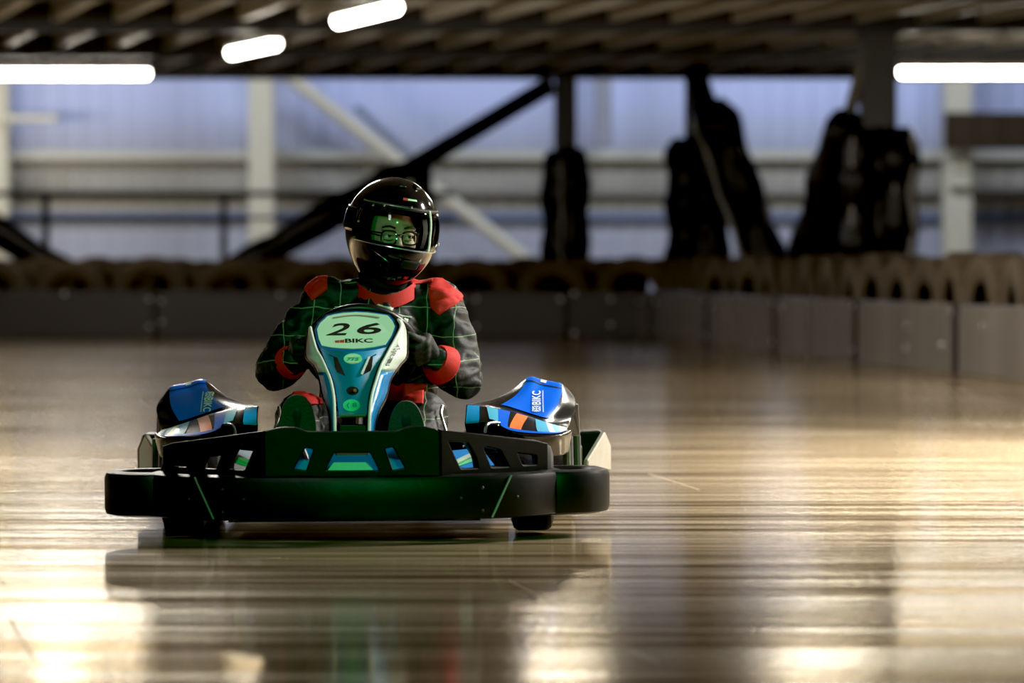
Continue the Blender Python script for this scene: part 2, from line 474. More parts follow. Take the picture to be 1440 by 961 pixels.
# dark boxes by the right wall column
t = empty('wall_panel', (wx(1385, 58.2), 58.2, 2.55), 'dark brown horizontal panel fixed high on the back wall at the right edge', 'panel')
mb = MB(); mb.box((-.62, -.03, 0), (1.6, .1, .56)); o = mb.build('board', DBROWN, t, bevel=.015)
mb = MB()
for k in range(6): mb.box((-.6+.4*k, -.06, .02), (-.57+.4*k, -.03, .54))
mb.build('rib', DBROWN, t)
t = empty('electrical_box', (wx(1350, 58.5), 58.515, 1.98), 'small beige electrical box mounted on the right-hand wall column', 'box')
mb = MB(); mb.box((-.16, -.08, 0), (.16, .1, .42)); mb.build('enclosure', BEIGE, t, bevel=.02)
mb = MB(); mb.box((-.12, -.1, .2), (.12, -.08, .38)); mb.build('cover', mat('tan_cover', (.26, .23, .16), .5), t, bevel=.01)

# mezzanine deck overhead with beams and joists
ceil = MB(); ceil.box((-14, -8, 3.27), (14, 45.35, 3.45))
ce = struct(ceil.build('ceiling', DECK, smooth=False))
for Yb in (45.2, 40.6, 36.1, 31.6, 27.1, 22.6, 18.1):
    mb = MB()
    mb.box((-13.9, Yb-.1, 2.98), (13.9, Yb+.1, 3.01)); mb.box((-13.9, Yb-.02, 3.01), (13.9, Yb+.02, 3.25)); mb.box((-13.9, Yb-.1, 3.25), (13.9, Yb+.1, 3.27))
    mb.build('beam', BEAM, ce)
dirx = -.244
for k in range(-16, 24):
    mb = MB(); x0 = k*.58 + .2
    # a Z-section joist running obliquely across the beams
    sec = [(-.03, 3.08), (.045, 3.08), (.045, 3.10), (-.008, 3.10), (-.008, 3.27), (-.03, 3.27)]
    Ya, Yc = 17.5, 45.2
    v = [(x0 + dirx*(Ya-36.7) + sx, Ya, z) for sx, z in sec] + [(x0 + dirx*(Yc-36.7) + sx, Yc, z) for sx, z in sec]
    n = len(sec); f = [(i, (i+1) % n, n+(i+1) % n, n+i) for i in range(n)] + [tuple(range(n))[::-1], tuple(range(n, 2*n))]
    mb.add(v, f); mb.build('joist', JOIST, ce, smooth=False)

# tube lamps
def tube_lamp(a, b, label, group=None, r=.06, dm=None):
    a = Vector(a); b = Vector(b); c = (a+b)/2; d = (b-a); L = d.length
    t = empty('tube_lamp', c, label, 'ceiling lamp', group, (0, 0, math.atan2(d.y, d.x)))
    mb = MB(); mb.box((-L/2, -.06, .03), (L/2, .06, .09)); mb.build('housing', LAMPB, t, bevel=.01)
    mb = MB(); pts = [(-L/2+.01, 0, 0)] + [(-L/2+.03, 0, 0), (L/2-.03, 0, 0), (L/2-.01, 0, 0)]
    mb.tube(pts, [r*.6, r, r, r*.6], 12); mb.build('diffuser', dm or TUBE, t)
    for s in (-1, 1):
        mb = MB(); mb.tube([(s*L*.35, 0, .09), (s*L*.35, 0, .22)], .012, 6); mb.build('hanger', POST, t)
    return t
tube_lamp(W(-75, 103, 41.4), W(212, 103, 41.4), 'long white tube lamp under the deck at the left edge')
tube_lamp(W(1262, 101, 38.6), W(1560, 101, 38.6), 'long white tube lamp under the deck at the right edge, beside the column')
tube_lamp(W(388, 61, 35.8), W(326, 75, 37.4), 'short-looking white tube lamp under the deck, left of the two angled ones')
tube_lamp(W(557, 12, 31.2), W(476, 29, 33.0), 'white tube lamp at the top edge of the photo, right of the two angled ones', )
LAMPS_NEAR = [(.40, 27.2), (1.85, 23.4), (2.15, 25.2), (1.75, 19.6), (-2.5, 20.4), (-3.2, 27.5), (6.6, 27.0), (-6.4, 31)]
for X, Y in LAMPS_NEAR:
    tube_lamp((X+.2, Y-.9, 2.86), (X-.24, Y+.9, 2.86), 'tube lamp under the deck nearer than the photo shows', 'near tube lamps', .075, TUBEN)

# railing in the far left
t = empty('railing', (wx(65, 50), 50, 0), 'grey metal railing with two posts in front of the back wall at left', 'railing')
x0 = wx(65, 50)
for px in (65, 315, 565):
    mb = MB(); mb.box((wx(px, 50)-x0-.045, -.045, 0), (wx(px, 50)-x0+.045, .045, 1.72)); mb.build('post', POSTG, t, bevel=.008)
mb = MB(); mb.box((-1.2-6+5, -.05, 1.68), (wx(640, 50)-x0, .05, 1.76)); mb.build('top_rail', POSTG, t, bevel=.01)
mb = MB(); mb.box((-2.2, -.03, 1.38), (wx(640, 50)-x0, .03, 1.43)); mb.build('middle_rail', mat('blue_grey_rail', (.09, .11, .17), .5), t, bevel=.01)

# ---------------------------------------------------- padded columns, braces
GLINT = mat('painted_wrap_glint', (.26, .25, .23), .3, vary=.5, vscale=6)  # pale tubes along the padding edges, painted highlights of the glossy wrap
def pad_rolls(base, top, w, rolls, parent, seed, flat=.75, glints=()):
    """thick padding: several wrapped rolls lashed round a post"""
    rnd = random.Random(seed); base = Vector(base); top = Vector(top)
    d = top-base; L = d.length; d.normalize()
    side = d.cross(Vector((0, 1, 0))).normalized(); fwd = Vector((0, 1, 0))
    for i in range(rolls):
        off = (i - (rolls-1)/2) / max(1, rolls) * w * .82
        rr = w/rolls*.85 if rolls > 1 else w/2
        pts = []; rs = []
        n = 26; Lk = L*(1 - .03*rnd.random())
        for k in range(n+1):
            t_ = k/n
            pts.append(base + d*(Lk*t_) + side*off*(1+.03*math.sin(9*t_+i)) - fwd*(.1 if i % 2 else 0.16))
            bul = 1 + .10*math.sin(t_*math.pi*7+seed+i) + .05*rnd.uniform(-1, 1)
            rs.append(rr*bul*(.62 if k == n else .88 if k == n-1 else 1))
        mb = MB(); mb.tube(pts, rs, 14, flat=1.0); mb.build('padding_roll', WRAP, parent, angle=70)
    for sd_, wid in glints:
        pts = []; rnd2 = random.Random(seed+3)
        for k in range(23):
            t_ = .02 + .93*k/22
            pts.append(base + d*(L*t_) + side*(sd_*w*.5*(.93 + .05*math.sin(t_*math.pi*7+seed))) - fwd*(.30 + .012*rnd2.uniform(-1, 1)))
        mb = MB(); mb.tube(pts, [wid*(.6+.5*rnd2.random()) for _ in pts], 8); mb.build('wrap_glint', GLINT, parent)

def column(px, Y, top, w, pad_top, pad_w, rolls, label, m=POST, seed=1, glints=()):
    x = wx(px, Y)
    t = empty('padded_column', (x, Y, 0), label, 'column')
    mb = MB(); h = w/2; th = .03
    mb.box((-h, -h, 0), (h, -h+th, top)); mb.box((-h, h-th, 0), (h, h, top)); mb.box((-th/2, -h+th, 0), (th/2, h-th, top))
    mb.build('post', m, t)
    mb = MB(); mb.box((-h*1.3, -h*1.2, top-.03), (h*1.3, h*1.2, top)); mb.build('cap_plate', m, t, bevel=.005)
    pad_rolls((0, 0, 0), (0, 0, pad_top), pad_w, rolls, t, seed, glints=glints)
    return t
def brace(a, b, w, pa, pb, pw, rolls, label, m=POST, seed=2, glints=()):
    a = Vector(a); b = Vector(b); pa = Vector(pa); pb = Vector(pb)
    t = empty('padded_brace', (b.x, b.y, b.z), label, 'brace')
    mb = MB(); mb.tube([a-b, Vector((0, 0, 0))], w/2, 4); mb.build('bar', m, t, smooth=False)
    pad_rolls(pb-b, pa-b, pw, rolls, t, seed, glints=glints)
    return t
def zof(py, Y): return CAM_H - (py-HOR)/F*Y
ca = column(795, 44, 2.975, .25, zof(207, 44), .44, 2, 'black post with wrapped padding, middle of the photo, right of the driver', seed=3, glints=((.25, .02),))
mb = MB(); mb.add([(-.14, -.02, 2.95), (-.30, -.02, 2.95), (-.30, -.02, 2.80), (-.14, -.02, 2.70), (-.14, .02, 2.95), (-.30, .02, 2.95), (-.30, .02, 2.80), (-.14, .02, 2.70)], [(0,1,2,3),(4,7,6,5),(0,4,5,1),(1,5,6,2),(2,6,7,3),(3,7,4,0)]); mb.build('gusset', POST, ca, smooth=False)
column(980, 43.5, 3.06, .27, zof(193, 43.5), .58, 2, 'black padded post, left one of the pair behind the right barrier', seed=5, glints=((-.7, .015),))
column(1234, 36.1, 2.975, .32, zof(178, 36.1), .66, 3, 'wide dark post in lumpy padding, right one of the pair behind the right barrier', m=POSTG, seed=8, glints=((-.95, .035), (-.45, .015), (.85, .018)))
def floor_end(a, b):   # extend the line a-b to the floor
    a = Vector(a); b = Vector(b); t_ = a.z/(a.z-b.z); return a + (b-a)*t_
a = W(777, 118, 44.05); b = floor_end(a, W(385, 350, 44.05)); d = b-a
brace(a, b, .22, a+d*.335, b, .36, 1, 'long black diagonal brace sloping down left behind the driver\'s helmet', seed=11)
a = W(977, 92, 43.2); b = floor_end(a, W(1070, 357, 43.2)); d = b-a
brace(a, b, .2, a+d*.13, b, .52, 1, 'black padded brace slanting down to the right from the left post', seed=13, glints=((-.75, .028), (.95, .03)))
a = W(1222, 58, 36.0); b = floor_end(a, W(1140, 357, 37.2)); d = b-a
brace(a, b, .14, a+d*.23, b, .46, 1, 'black padded brace slanting down to the left from the wide post', m=mat('lit_grey_steel', (.13, .12, .10), .4), seed=17)  # lit look of the bare bar put into its steel colour
a = W(-330, 122, 44.3); b = floor_end(a, W(30, 345, 44.3)); d = b-a
brace(a, b, .16, a+d*.335, b, .36, 1, 'end of a black wrapped brace at the left edge behind the tyres', seed=19)
t = empty('padded_stub', (wx(594, 44.6), 44.6, 0), 'short black padded post behind the driver\'s helmet', 'post')
mb = MB(); mb.box((-.11, -.11, 0), (.11, .11, 1.6)); mb.build('post', POST, t, bevel=.01)
pad_rolls((0, 0, 0), (0, 0, zof(222, 44.6)), .26, 1, t, 23)

# ------------------------------------------------------------- tyre barrier
def tyre_mesh(rr, w, rim):
    prof = []
    h = w/2
    prof += [(rim, -h*.75), (rim+.03, -h*.92), (rr*.80, -h), (rr*.93, -h*.95), (rr*.985, -h*.80)]
    for k in range(4):
        z0 = -h*.72 + k*h*.36
        prof += [(rr, z0), (rr, z0+h*.26), (rr-.014, z0+h*.28), (rr-.014, z0+h*.34)]
    prof += [(rr, h*.74), (rr*.985, h*.80), (rr*.93, h*.95), (rr*.80, h), (rim+.03, h*.92), (rim, h*.75),
             (rim+.02, h*.6), (rr*.9, h*.7), (rr*.93, 0), (rr*.9, -h*.7), (rim+.02, -h*.6)]
    mb = MB(); mb.lathe(prof, 40)
    me = mesh_obj('tyre_work', mb.v, mb.f, TYRE, angle=35); d = me.data; bpy.data.objects.remove(me); return d
TYM = [tyre_mesh(.435, .27, .235), tyre_mesh(.425, .25, .225), tyre_mesh(.445, .29, .24)]
def tyre(x, y, z, ang, label, group, i, lean=0.0):
    o = bpy.data.objects.new('tyre', TYM[i % 3]); link(o)
    rad = (.435, .425, .445)[i % 3]
    o.rotation_euler = (R(90)+lean, random.uniform(0, 6), ang)
    o.rotation_mode = 'XYZ'
    M = Matrix.Rotation(ang, 4, 'Z') @ Matrix.Rotation(R(90)+lean, 4, 'X') @ Matrix.Rotation(random.uniform(0, 6), 4, 'Z')
    o.rotation_euler = M.to_euler()
    o.location = (x, y, rad + .004 if z is None else z)
    tag(o, label, 'tyre', group); return o
YB = 42.0
# front row behind the back barrier, counted from the left edge of the photo
pxs = [-12, 101, 214, 327, 440, 553, 666, 779, 891]
for i, px in enumerate(pxs):
    w_ = 'brown dusty tyre standing behind the back barrier, %s from the left edge' % ORD[i]
    tyre(wx(px, YB+.42), YB+.42, None, R(random.uniform(-7, 7)), w_, 'tyres behind the back barrier', i)
for i, px in enumerate([q + 36 for q in pxs]):
    tyre(wx(px, YB+.85), YB+.85, None, R(random.uniform(-6, 6)),
         'darker tyre in the rear row of the back barrier, %s from the left' % ORD[i], 'rear row of barrier tyres', i+1)
for i, px in enumerate([q + 75 for q in pxs[:-1]]):  # added row that fills bright gaps between the tyres in front
    tyre(wx(px, YB+1.26), YB+1.26, None, R(random.uniform(-5, 5)),
         'added dark tyre filling gaps in the third row of the back barrier, %s from the left' % ORD[i], 'added third row of barrier tyres', i+2)
mb = MB(); mb.box((-8, 43.48, 0), (1.55, 43.52, .66)); struct(mb.build('blocking_board_1', PANELD, smooth=False))  # added hidden dark board, blocks the bright view through the tyres
# right barrier line
CX, CY = wx(893, YB), YB
dr = Vector((.1319, -1.0)).normalized()
nr = Vector((-dr.y, dr.x))      # pointing away from the track (right/back)
if nr.x < 0: nr = -nr
angR = math.atan2(dr.y, dr.x)
n_r = 19
for i in range(n_r):
    p = Vector((CX, CY)) + dr*(.75 + .885*i) + nr*.36
    lab = 'tyre standing behind the right barrier, %s from the far corner' % ORD[i]
    tyre(p.x, p.y, None, angR + R(random.uniform(-9, 9)), lab, 'tyres behind the right barrier', i)
for i in range(6):
    p = Vector((CX, CY)) + dr*(7.6 + 1.55*i) + nr*.92
    tyre(p.x, p.y, None, angR + R(random.uniform(-10, 10)), 'tyre in the rear row of the right barrier, %s from the far end' % ORD[i], 'rear row at the right barrier', i+2)

def panel(a, b, h, m, label, group, bolts, strip=0):
    a = Vector((a[0], a[1], 0)); b = Vector((b[0], b[1], 0)); d = b-a; L = d.length
    t = empty('barrier_panel', a, label, 'barrier', group, (0, 0, math.atan2(d.y, d.x)))
    mb = MB(); mb.box((.012, -.0, .0), (L-.012, .05, h)); mb.build('board', m, t, bevel=.012)
    if strip:
        mb = MB(); mb.box((L-strip, -.004, .0), (L-.012, .03, h+.002)); mb.build('joint_strip', mat('black_joint', (.012, .011, .010), .7, spec=.1), t)
    for (u, z) in bolts:
        mb = MB(); mb.tube([(u, -.012, z), (u, .002, z)], .024, 10); mb.sphere((u, -.012, z), (.02, .01, .02), 10, 6)
        mb.build('bolt', BOLT, t)
    return t
BH = .51
js = [-420, 219, 660, 797, 902]
nm = ['dark barrier panel at the left edge below the tyres', 'dark barrier panel just left of and behind the driver',
      'short dark barrier panel just right of the driver', 'short dark barrier panel next to the far corner']
for i in range(4):
    a, b = (wx(js[i], YB), YB), (wx(js[i+1], YB), YB); L = b[0]-a[0]
    bl = [(.07, .12), (.07, .42), (L-.07, .42)]
    if i == 0: bl = [(L-1.0, .48), (L-.07, .12), (L-.07, .42)]
    if i == 1: bl = [(.06, .17), (.06, .40), (1.36, .47), (L-.08, .42)]
    if i == 3: bl = [(.08, .05), (.08, .48), (.48, .14), (.48, .42)]
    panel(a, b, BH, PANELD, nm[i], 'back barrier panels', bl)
joint = [0, 1.1, 4.4, 7.75, 11.05, 14.35, 17.8]
nm = ['narrow grey barrier panel at the far corner of the right barrier', 'grey barrier panel second from the far corner on the right side',
      'grey barrier panel third from the far corner, reflecting light streaks', 'grey barrier panel below the leaning padded braces on the right',
      'grey barrier panel with bolts below the wide padded post', 'grey barrier panel at the right edge of the photo']
for i in range(6):
    p0 = Vector((CX, CY)) + dr*joint[i]; p1 = Vector((CX, CY)) + dr*joint[i+1]; L = joint[i+1]-joint[i]
    # local +y must point away from the track: for a path running towards the camera that is to the right
    bl = [(L-.12, .10), (L-.12, .46), (.25, .40)]
    if i == 4: bl = [(1.75, .33), (1.7, .16), (2.85, .20), (3.15, .45)]
    if i == 5: bl = [(.75, .36), (2.5, .15)]
    panel(p0, p1, BH, PANEL, nm[i], 'right barrier panels', bl, .15)

# --------------------------------------------------------------------- kart
ROLL = -.007
kart = empty('racing_kart', (KX, KY, .004), 'blue and black rental go-kart numbered 26 driven towards the camera', 'go-kart', rot=(0, ROLL, 0))
P_ = kart
prof = [(-.02, .066), (.0, .060), (.025, .066), (.030, .08), (.030, .170), (.024, .184), (0, .190), (-.02, .188), (-.03, .18), (-.03, .075)]
path = spline([(-.575, .34), (-.555, .235), (-.46, .125), (-.3, .06), (-.12, .028), (0, .024), (.12, .028), (.3, .06), (.46, .125), (.555, .235), (.575, .34)], 6)
mb = MB(); mb.sweep([(p.x, p.y) for p in [Vector((q[0], q[1])) for q in path]], prof); fb = mb.build('front_bumper', BUMP, P_, angle=50)
for s in (-1, 1):
    pts = spline([(s*.50, .25), (s*.60, .25), (s*.672, .285), (s*.704, .36), (s*.695, .44), (s*.64, .49), (s*.54, .50)], 6)
    if s < 0: pts = pts[::-1]
    mb = MB(); mb.sweep([(p[0], p[1]) for p in pts], prof); mb.build('side_bumper', BUMP, P_, angle=50)
    # cover strip over the joint and its bolts
    pts = []
    for q in range(9):
        x = s*(.449 - .055*q/8) + (.0)
        jj = min(range(len(path)-1), key=lambda k: abs((path[k][0]+path[k+1][0])/2-x)); pa, pb = path[jj], path[jj+1]
        yy = pa[1] + (pb[1]-pa[1])*(x-pa[0])/(pb[0]-pa[0]) - .034
        pts.append((x, yy, .184 - .118*q/8))
    mb = MB(); mb.tube(pts, .0032, 6); mb.build('joint_strip', mat('green_tinted_seam', (.10, .13, .10), .4), fb)
    for (px, py) in ((180, 690), (150, 704), (180, 722), (228, 703), (262, 685), (262, 720)):
        x = s*px/490
        # find the bumper surface depth at this x
        best = min(path, key=lambda q: abs(q[0]-x)); yy = best[1]-.032
        z = CAM_H - (py-HOR)/F*(KY+yy)
        mb = MB(); mb.sphere((x, yy+.003, z), (.0055, .005, .0055), 10, 6); mb.build('bolt', DARKST, fb)

# front fairing with cut-out windows
def facet(name, A, B, outline, holes):
    A = Vector(A); B = Vector(B); d = (B-A).normalized()
    nrm = Vector((d.y, -d.x, 0))
    M = Matrix(((d.x, 0, nrm.x, A.x), (d.y, 0, nrm.y, A.y), (0, 1, 0, 0), (0, 0, 0, 1)))
    return plate(name, outline, [rounded(h, .008) for h in holes], .018, M, BUMP, P_, .004)
cf = [(-.245, .18), (.245, .18), (.245, .312), (.20, .323), (.155, .322), (.13, .31), (-.13, .31), (-.155, .322), (-.20, .323), (-.245, .312)]
win = [[(-.081, .199), (.081, .199), (.053, .256), (-.053, .256)]]
for s in (-1, 1):
    win.append([(s*.120-.008, .199), (s*.162-.008, .206), (s*.125-.008, .272), (s*.097-.008, .266)])
facet('front_fairing', (0, .045, 0), (1, .045, 0), rounded(cf, .012), win)
for s in (-1, 1):
    A, B = (s*.247, .045, 0), (s*.545, .27, 0); L = (Vector(B)-Vector(A)).length
    u = lambda t: t*L
    out = [(0, .18), (L, .185), (L, .262), (L*.9, .272), (0, .312)]
    hs = [[(u(.17), .200), (u(.35), .200), (u(.33), .235), (u(.25), .280), (u(.045), .286)],
          [(u(.46), .200), (u(.65), .200), (u(.56), .255), (u(.42), .266), (u(.38), .262)],
          [(u(.76), .202), (u(.91), .202), (u(.91), .235), (u(.70), .246)]]
    if s < 0:   # draw from the outer end so that the plate faces outwards
        out = [(L-a, b) for a, b in out]; hs = [[(L-a, b) for a, b in h] for h in hs]
        facet('side_fairing', B, A, out, hs)
    else:
        facet('side_fairing', A, B, out, hs)
mb = MB(); mb.box((-.245, .03, .180), (.245, .2, .188)); mb.build('fairing_shelf', BUMP, P_, bevel=.003)

# coloured front tray seen through the windows
def quadpart(name, pts, m, parent, thick=.004):
    o = mesh_obj(name, pts, [tuple(range(len(pts)))], m, parent, smooth=False)
    sd = o.modifiers.new('s', 'SOLIDIFY'); sd.thickness = thick; sd.offset = 0
    return o
quadpart('front_tray', [(-.20, .10, .195), (.20, .10, .195), (.12, .19, .285), (-.12, .19, .285)], NBLUE, P_)
quadpart('tray_stripe', [(-.075, .094, .197), (.06, .094, .197), (.035, .118, .221), (-.055, .118, .221)], mat('mint_stripe', (.10, .75, .40), .4), P_, .002)
mb = MB(); mb.box((-.05, .07, .243), (.045, .1, .262)); mb.build('tow_hook', STEEL, P_, bevel=.004)
for s in (-1, 1):
    mb = MB(); mb.tube([(s*.12, .12, .2), (s*.155, .17, .285)], .006, 8); mb.build('support_rod', STEEL, P_)
    quadpart('floor_wing', [(s*.20, .12, .19), (s*.40, .3, .20), (s*.36, .42, .245), (s*.18, .26, .235)], mat('wing_blue', (.01, .2, .6), .35), P_)
    mb = MB(); mb.tube([(s*.27, .16, .205), (s*.36, .24, .245)], .009, 8); mb.build('tie_rod', WHITE, P_)
    quadpart('wing_stripe', [(s*.265, .150, .196), (s*.375, .232, .226), (s*.375, .24, .236), (s*.265, .158, .206)], mat('mint_stripe', (0, 0, 0)), P_)

# chassis, wheels and running gear
mb = MB(); mb.box((-.44, .62, .04), (.44, 1.58, .056)); mb.build('belly_pan', BLACK, P_, smooth=False)
mb = MB(); mb.add([(-.36, .16, .05), (.36, .16, .05), (.34, .95, .05), (-.34, .95, .05), (-.36, .16, .06), (.36, .16, .06), (.34, .95, .06), (-.34, .95, .06)],
                  [(0, 3, 2, 1), (4, 5, 6, 7), (0, 1, 5, 4), (1, 2, 6, 5), (2, 3, 7, 6), (3, 0, 4, 7)])
mb.build('floor_tray', DARKST, P_)
for s in (-1, 1):
    mb = MB(); mb.tube(spline([(s*.30, .14, .075), (s*.30, .5, .075), (s*.36, .8, .075), (s*.36, 1.2, .08), (s*.32, 1.6, .10)], 5), .016, 8)
    mb.build('chassis_rail', DARKST, P_)
mb = MB(); mb.tube([(-.47, 1.35, .135), (.47, 1.35, .135)], .02, 10); mb.build('rear_axle', STEEL, P_)
mb = MB(); mb.tube([(-.44, .45, .125), (.44, .45, .125)], .016, 10); mb.build('front_beam', DARKST, P_)
def kart_wheel(x, y, rad, w):
    prof = [(rad*.5, -w*.45), (rad*.75, -w*.5), (rad*.93, -w*.44), (rad, -w*.32), (rad, w*.32), (rad*.93, w*.44), (rad*.75, w*.5), (rad*.5, w*.45)]
    M = Matrix.Translation((x, y, rad)) @ Matrix.Rotation(R(90), 4, 'Y')
    mb = MB(); mb.lathe(prof, 28, M); wh = mb.build('wheel', RUBBER, P_)
    prof = [(.02, -w*.2), (rad*.45, -w*.25), (rad*.5, -w*.42), (rad*.53, -w*.42), (rad*.53, w*.42), (rad*.5, w*.42), (rad*.45, w*.25), (.02, w*.2)]
    mb = MB(); mb.lathe(prof, 24, M); mb.build('rim', SILVER, wh)
for s in (-1, 1):
    kart_wheel(s*.51, .46, .128, .125); kart_wheel(s*.555, 1.35, .14, .19)
# rear bumper
mb = MB()
sec = lambda x, y0, y1, z0, z1: [(x, y0, z0), (x, y1, z0), (x, y1, z1), (x, y0, z1)]
rows = [sec(-.765, 1.66, 1.74, .11, .19), sec(-.74, 1.6, 1.76, .11, .243), sec(-.60, 1.62, 1.76, .11, .235), sec(.60, 1.62, 1.76, .11, .235), sec(.74, 1.6, 1.76, .11, .243), sec(.765, 1.66, 1.74, .11, .19)]
v = [p for r_ in rows for p in r_]; f = []
for i in range(len(rows)-1):
    for k in range(4): f.append((i*4+k, i*4+(k+1) % 4, i*4+4+(k+1) % 4, i*4+4+k))
f += [(0, 1, 2, 3), tuple(20+k for k in range(4))]
mb.add(v, f); rb = mb.build('rear_bumper', BUMP, P_, smooth=False, bevel=.008)
for s in (-1, 1):
    pl = [K(528+s*296, 660, 1.46), K(528+s*296, 652, 1.46), K(528+s*321, 611, 1.56), K(528+s*329, 631, 1.6), K(528+s*329, 667, 1.6)]
    o = mesh_obj('end_plate', pl, [(0, 1, 2, 3, 4)], mat('worn_grey_plastic', (.30, .27, .23), .5, bump=.1, bscale=30), rb, smooth=False)
    sd = o.modifiers.new('s', 'SOLIDIFY'); sd.thickness = .018; sd.offset = 0
    bv = o.modifiers.new('b', 'BEVEL'); bv.width = .004
    mb = MB(); mb.box((s*.655-.02, 1.44, .13), (s*.655+.02, 1.62, .20)); mb.build('bracket', DARKST, rb, bevel=.004)

# side pods: one interpolated surface with vinyl patches on it
ROWS = [
 [(662,640,.80),(690,640,.78),(740,645,.76),(786,645,.78),(800,640,.88)],
 [(655,603,.73),(690,604,.70),(740,621,.65),(788,620,.69),(805,612,.85)],
 [(655,595,.72),(690,595,.70),(722,609,.66),(778,614,.68),(800,609,.85)],
 [(657,574,.80),(690,577,.80),(730,586,.82),(776,601,.84),(799,607,.90)],
 [(657,573,.84),(695,576,.87),(735,586,.90),(772,599,.92),(801,602,.98)],
 [(660,572,.90),(704,574,.92),(738,584,.93),(773,594,.94),(806,592,1.05)],
 [(665,571,1.0),(724,562,1.0),(752,567,1.0),(786,574,1.0),(811,576,1.1)],
 [(690,569,1.1),(738,546,1.07),(762,551,1.07),(791,557,1.07),(809,564,1.15)],
 [(716,562,1.2),(742,536,1.13),(768,540,1.13),(792,545,1.13),(804,556,1.2)],
 [(716,570,1.3),(745,548,1.26),(770,551,1.26),(795,556,1.26),(806,566,1.3)],
 [(716,600,1.4),(745,600,1.4),(770,600,1.4),(797,600,1.4),(806,600,1.4)]]
GRID = [[K(*p) + Vector((.0, 0, 0)) for p in row] for row in ROWS]
def pod_pt(u, v, s, off=0.0):
    def S(u, v):
        nv, nu = len(GRID), 5
        v = min(max(v, 0), nv-1.0001); u = min(max(u, 0), nu-1.0001)
        i = int(v); j = int(u); fv = v-i; fu = u-j
        def rowp(r):
            r = min(max(r, 0), nv-1); g = GRID[r]
            return cr(g[max(j-1, 0)], g[j], g[j+1], g[min(j+2, nu-1)], fu)
        return cr(rowp(i-1), rowp(i), rowp(i+1), rowp(i+2), fv)
    p = S(u, v)
    if off:
        e = .02
        n = (S(u+e, v)-S(u-e, v)).cross(S(u, v+e)-S(u, v-e)); n.normalize()
        if n.y > 0 and n.z < .3: n = -n
        if n.z < 0 and n.y > -.2: n = -n
        p = p + n*off
    return Vector((s*p.x, p.y, p.z))
def pod_patch(name, u0, u1, v0, v1, s, m, parent, off=.003, nu=10, nv=10, skew=0.0):
    v = []; f = []
    for i in range(nv+1):
        for j in range(nu+1):
            t_ = i/nv
            v.append(pod_pt(u0+(u1-u0)*j/nu + skew*(t_-.5), v0+(v1-v0)*t_, s, off))
    for i in range(nv):
        for j in range(nu):
            a = i*(nu+1)+j; f.append((a, a+1, a+nu+2, a+nu+1))
    return mesh_obj(name, v, f, m, parent)
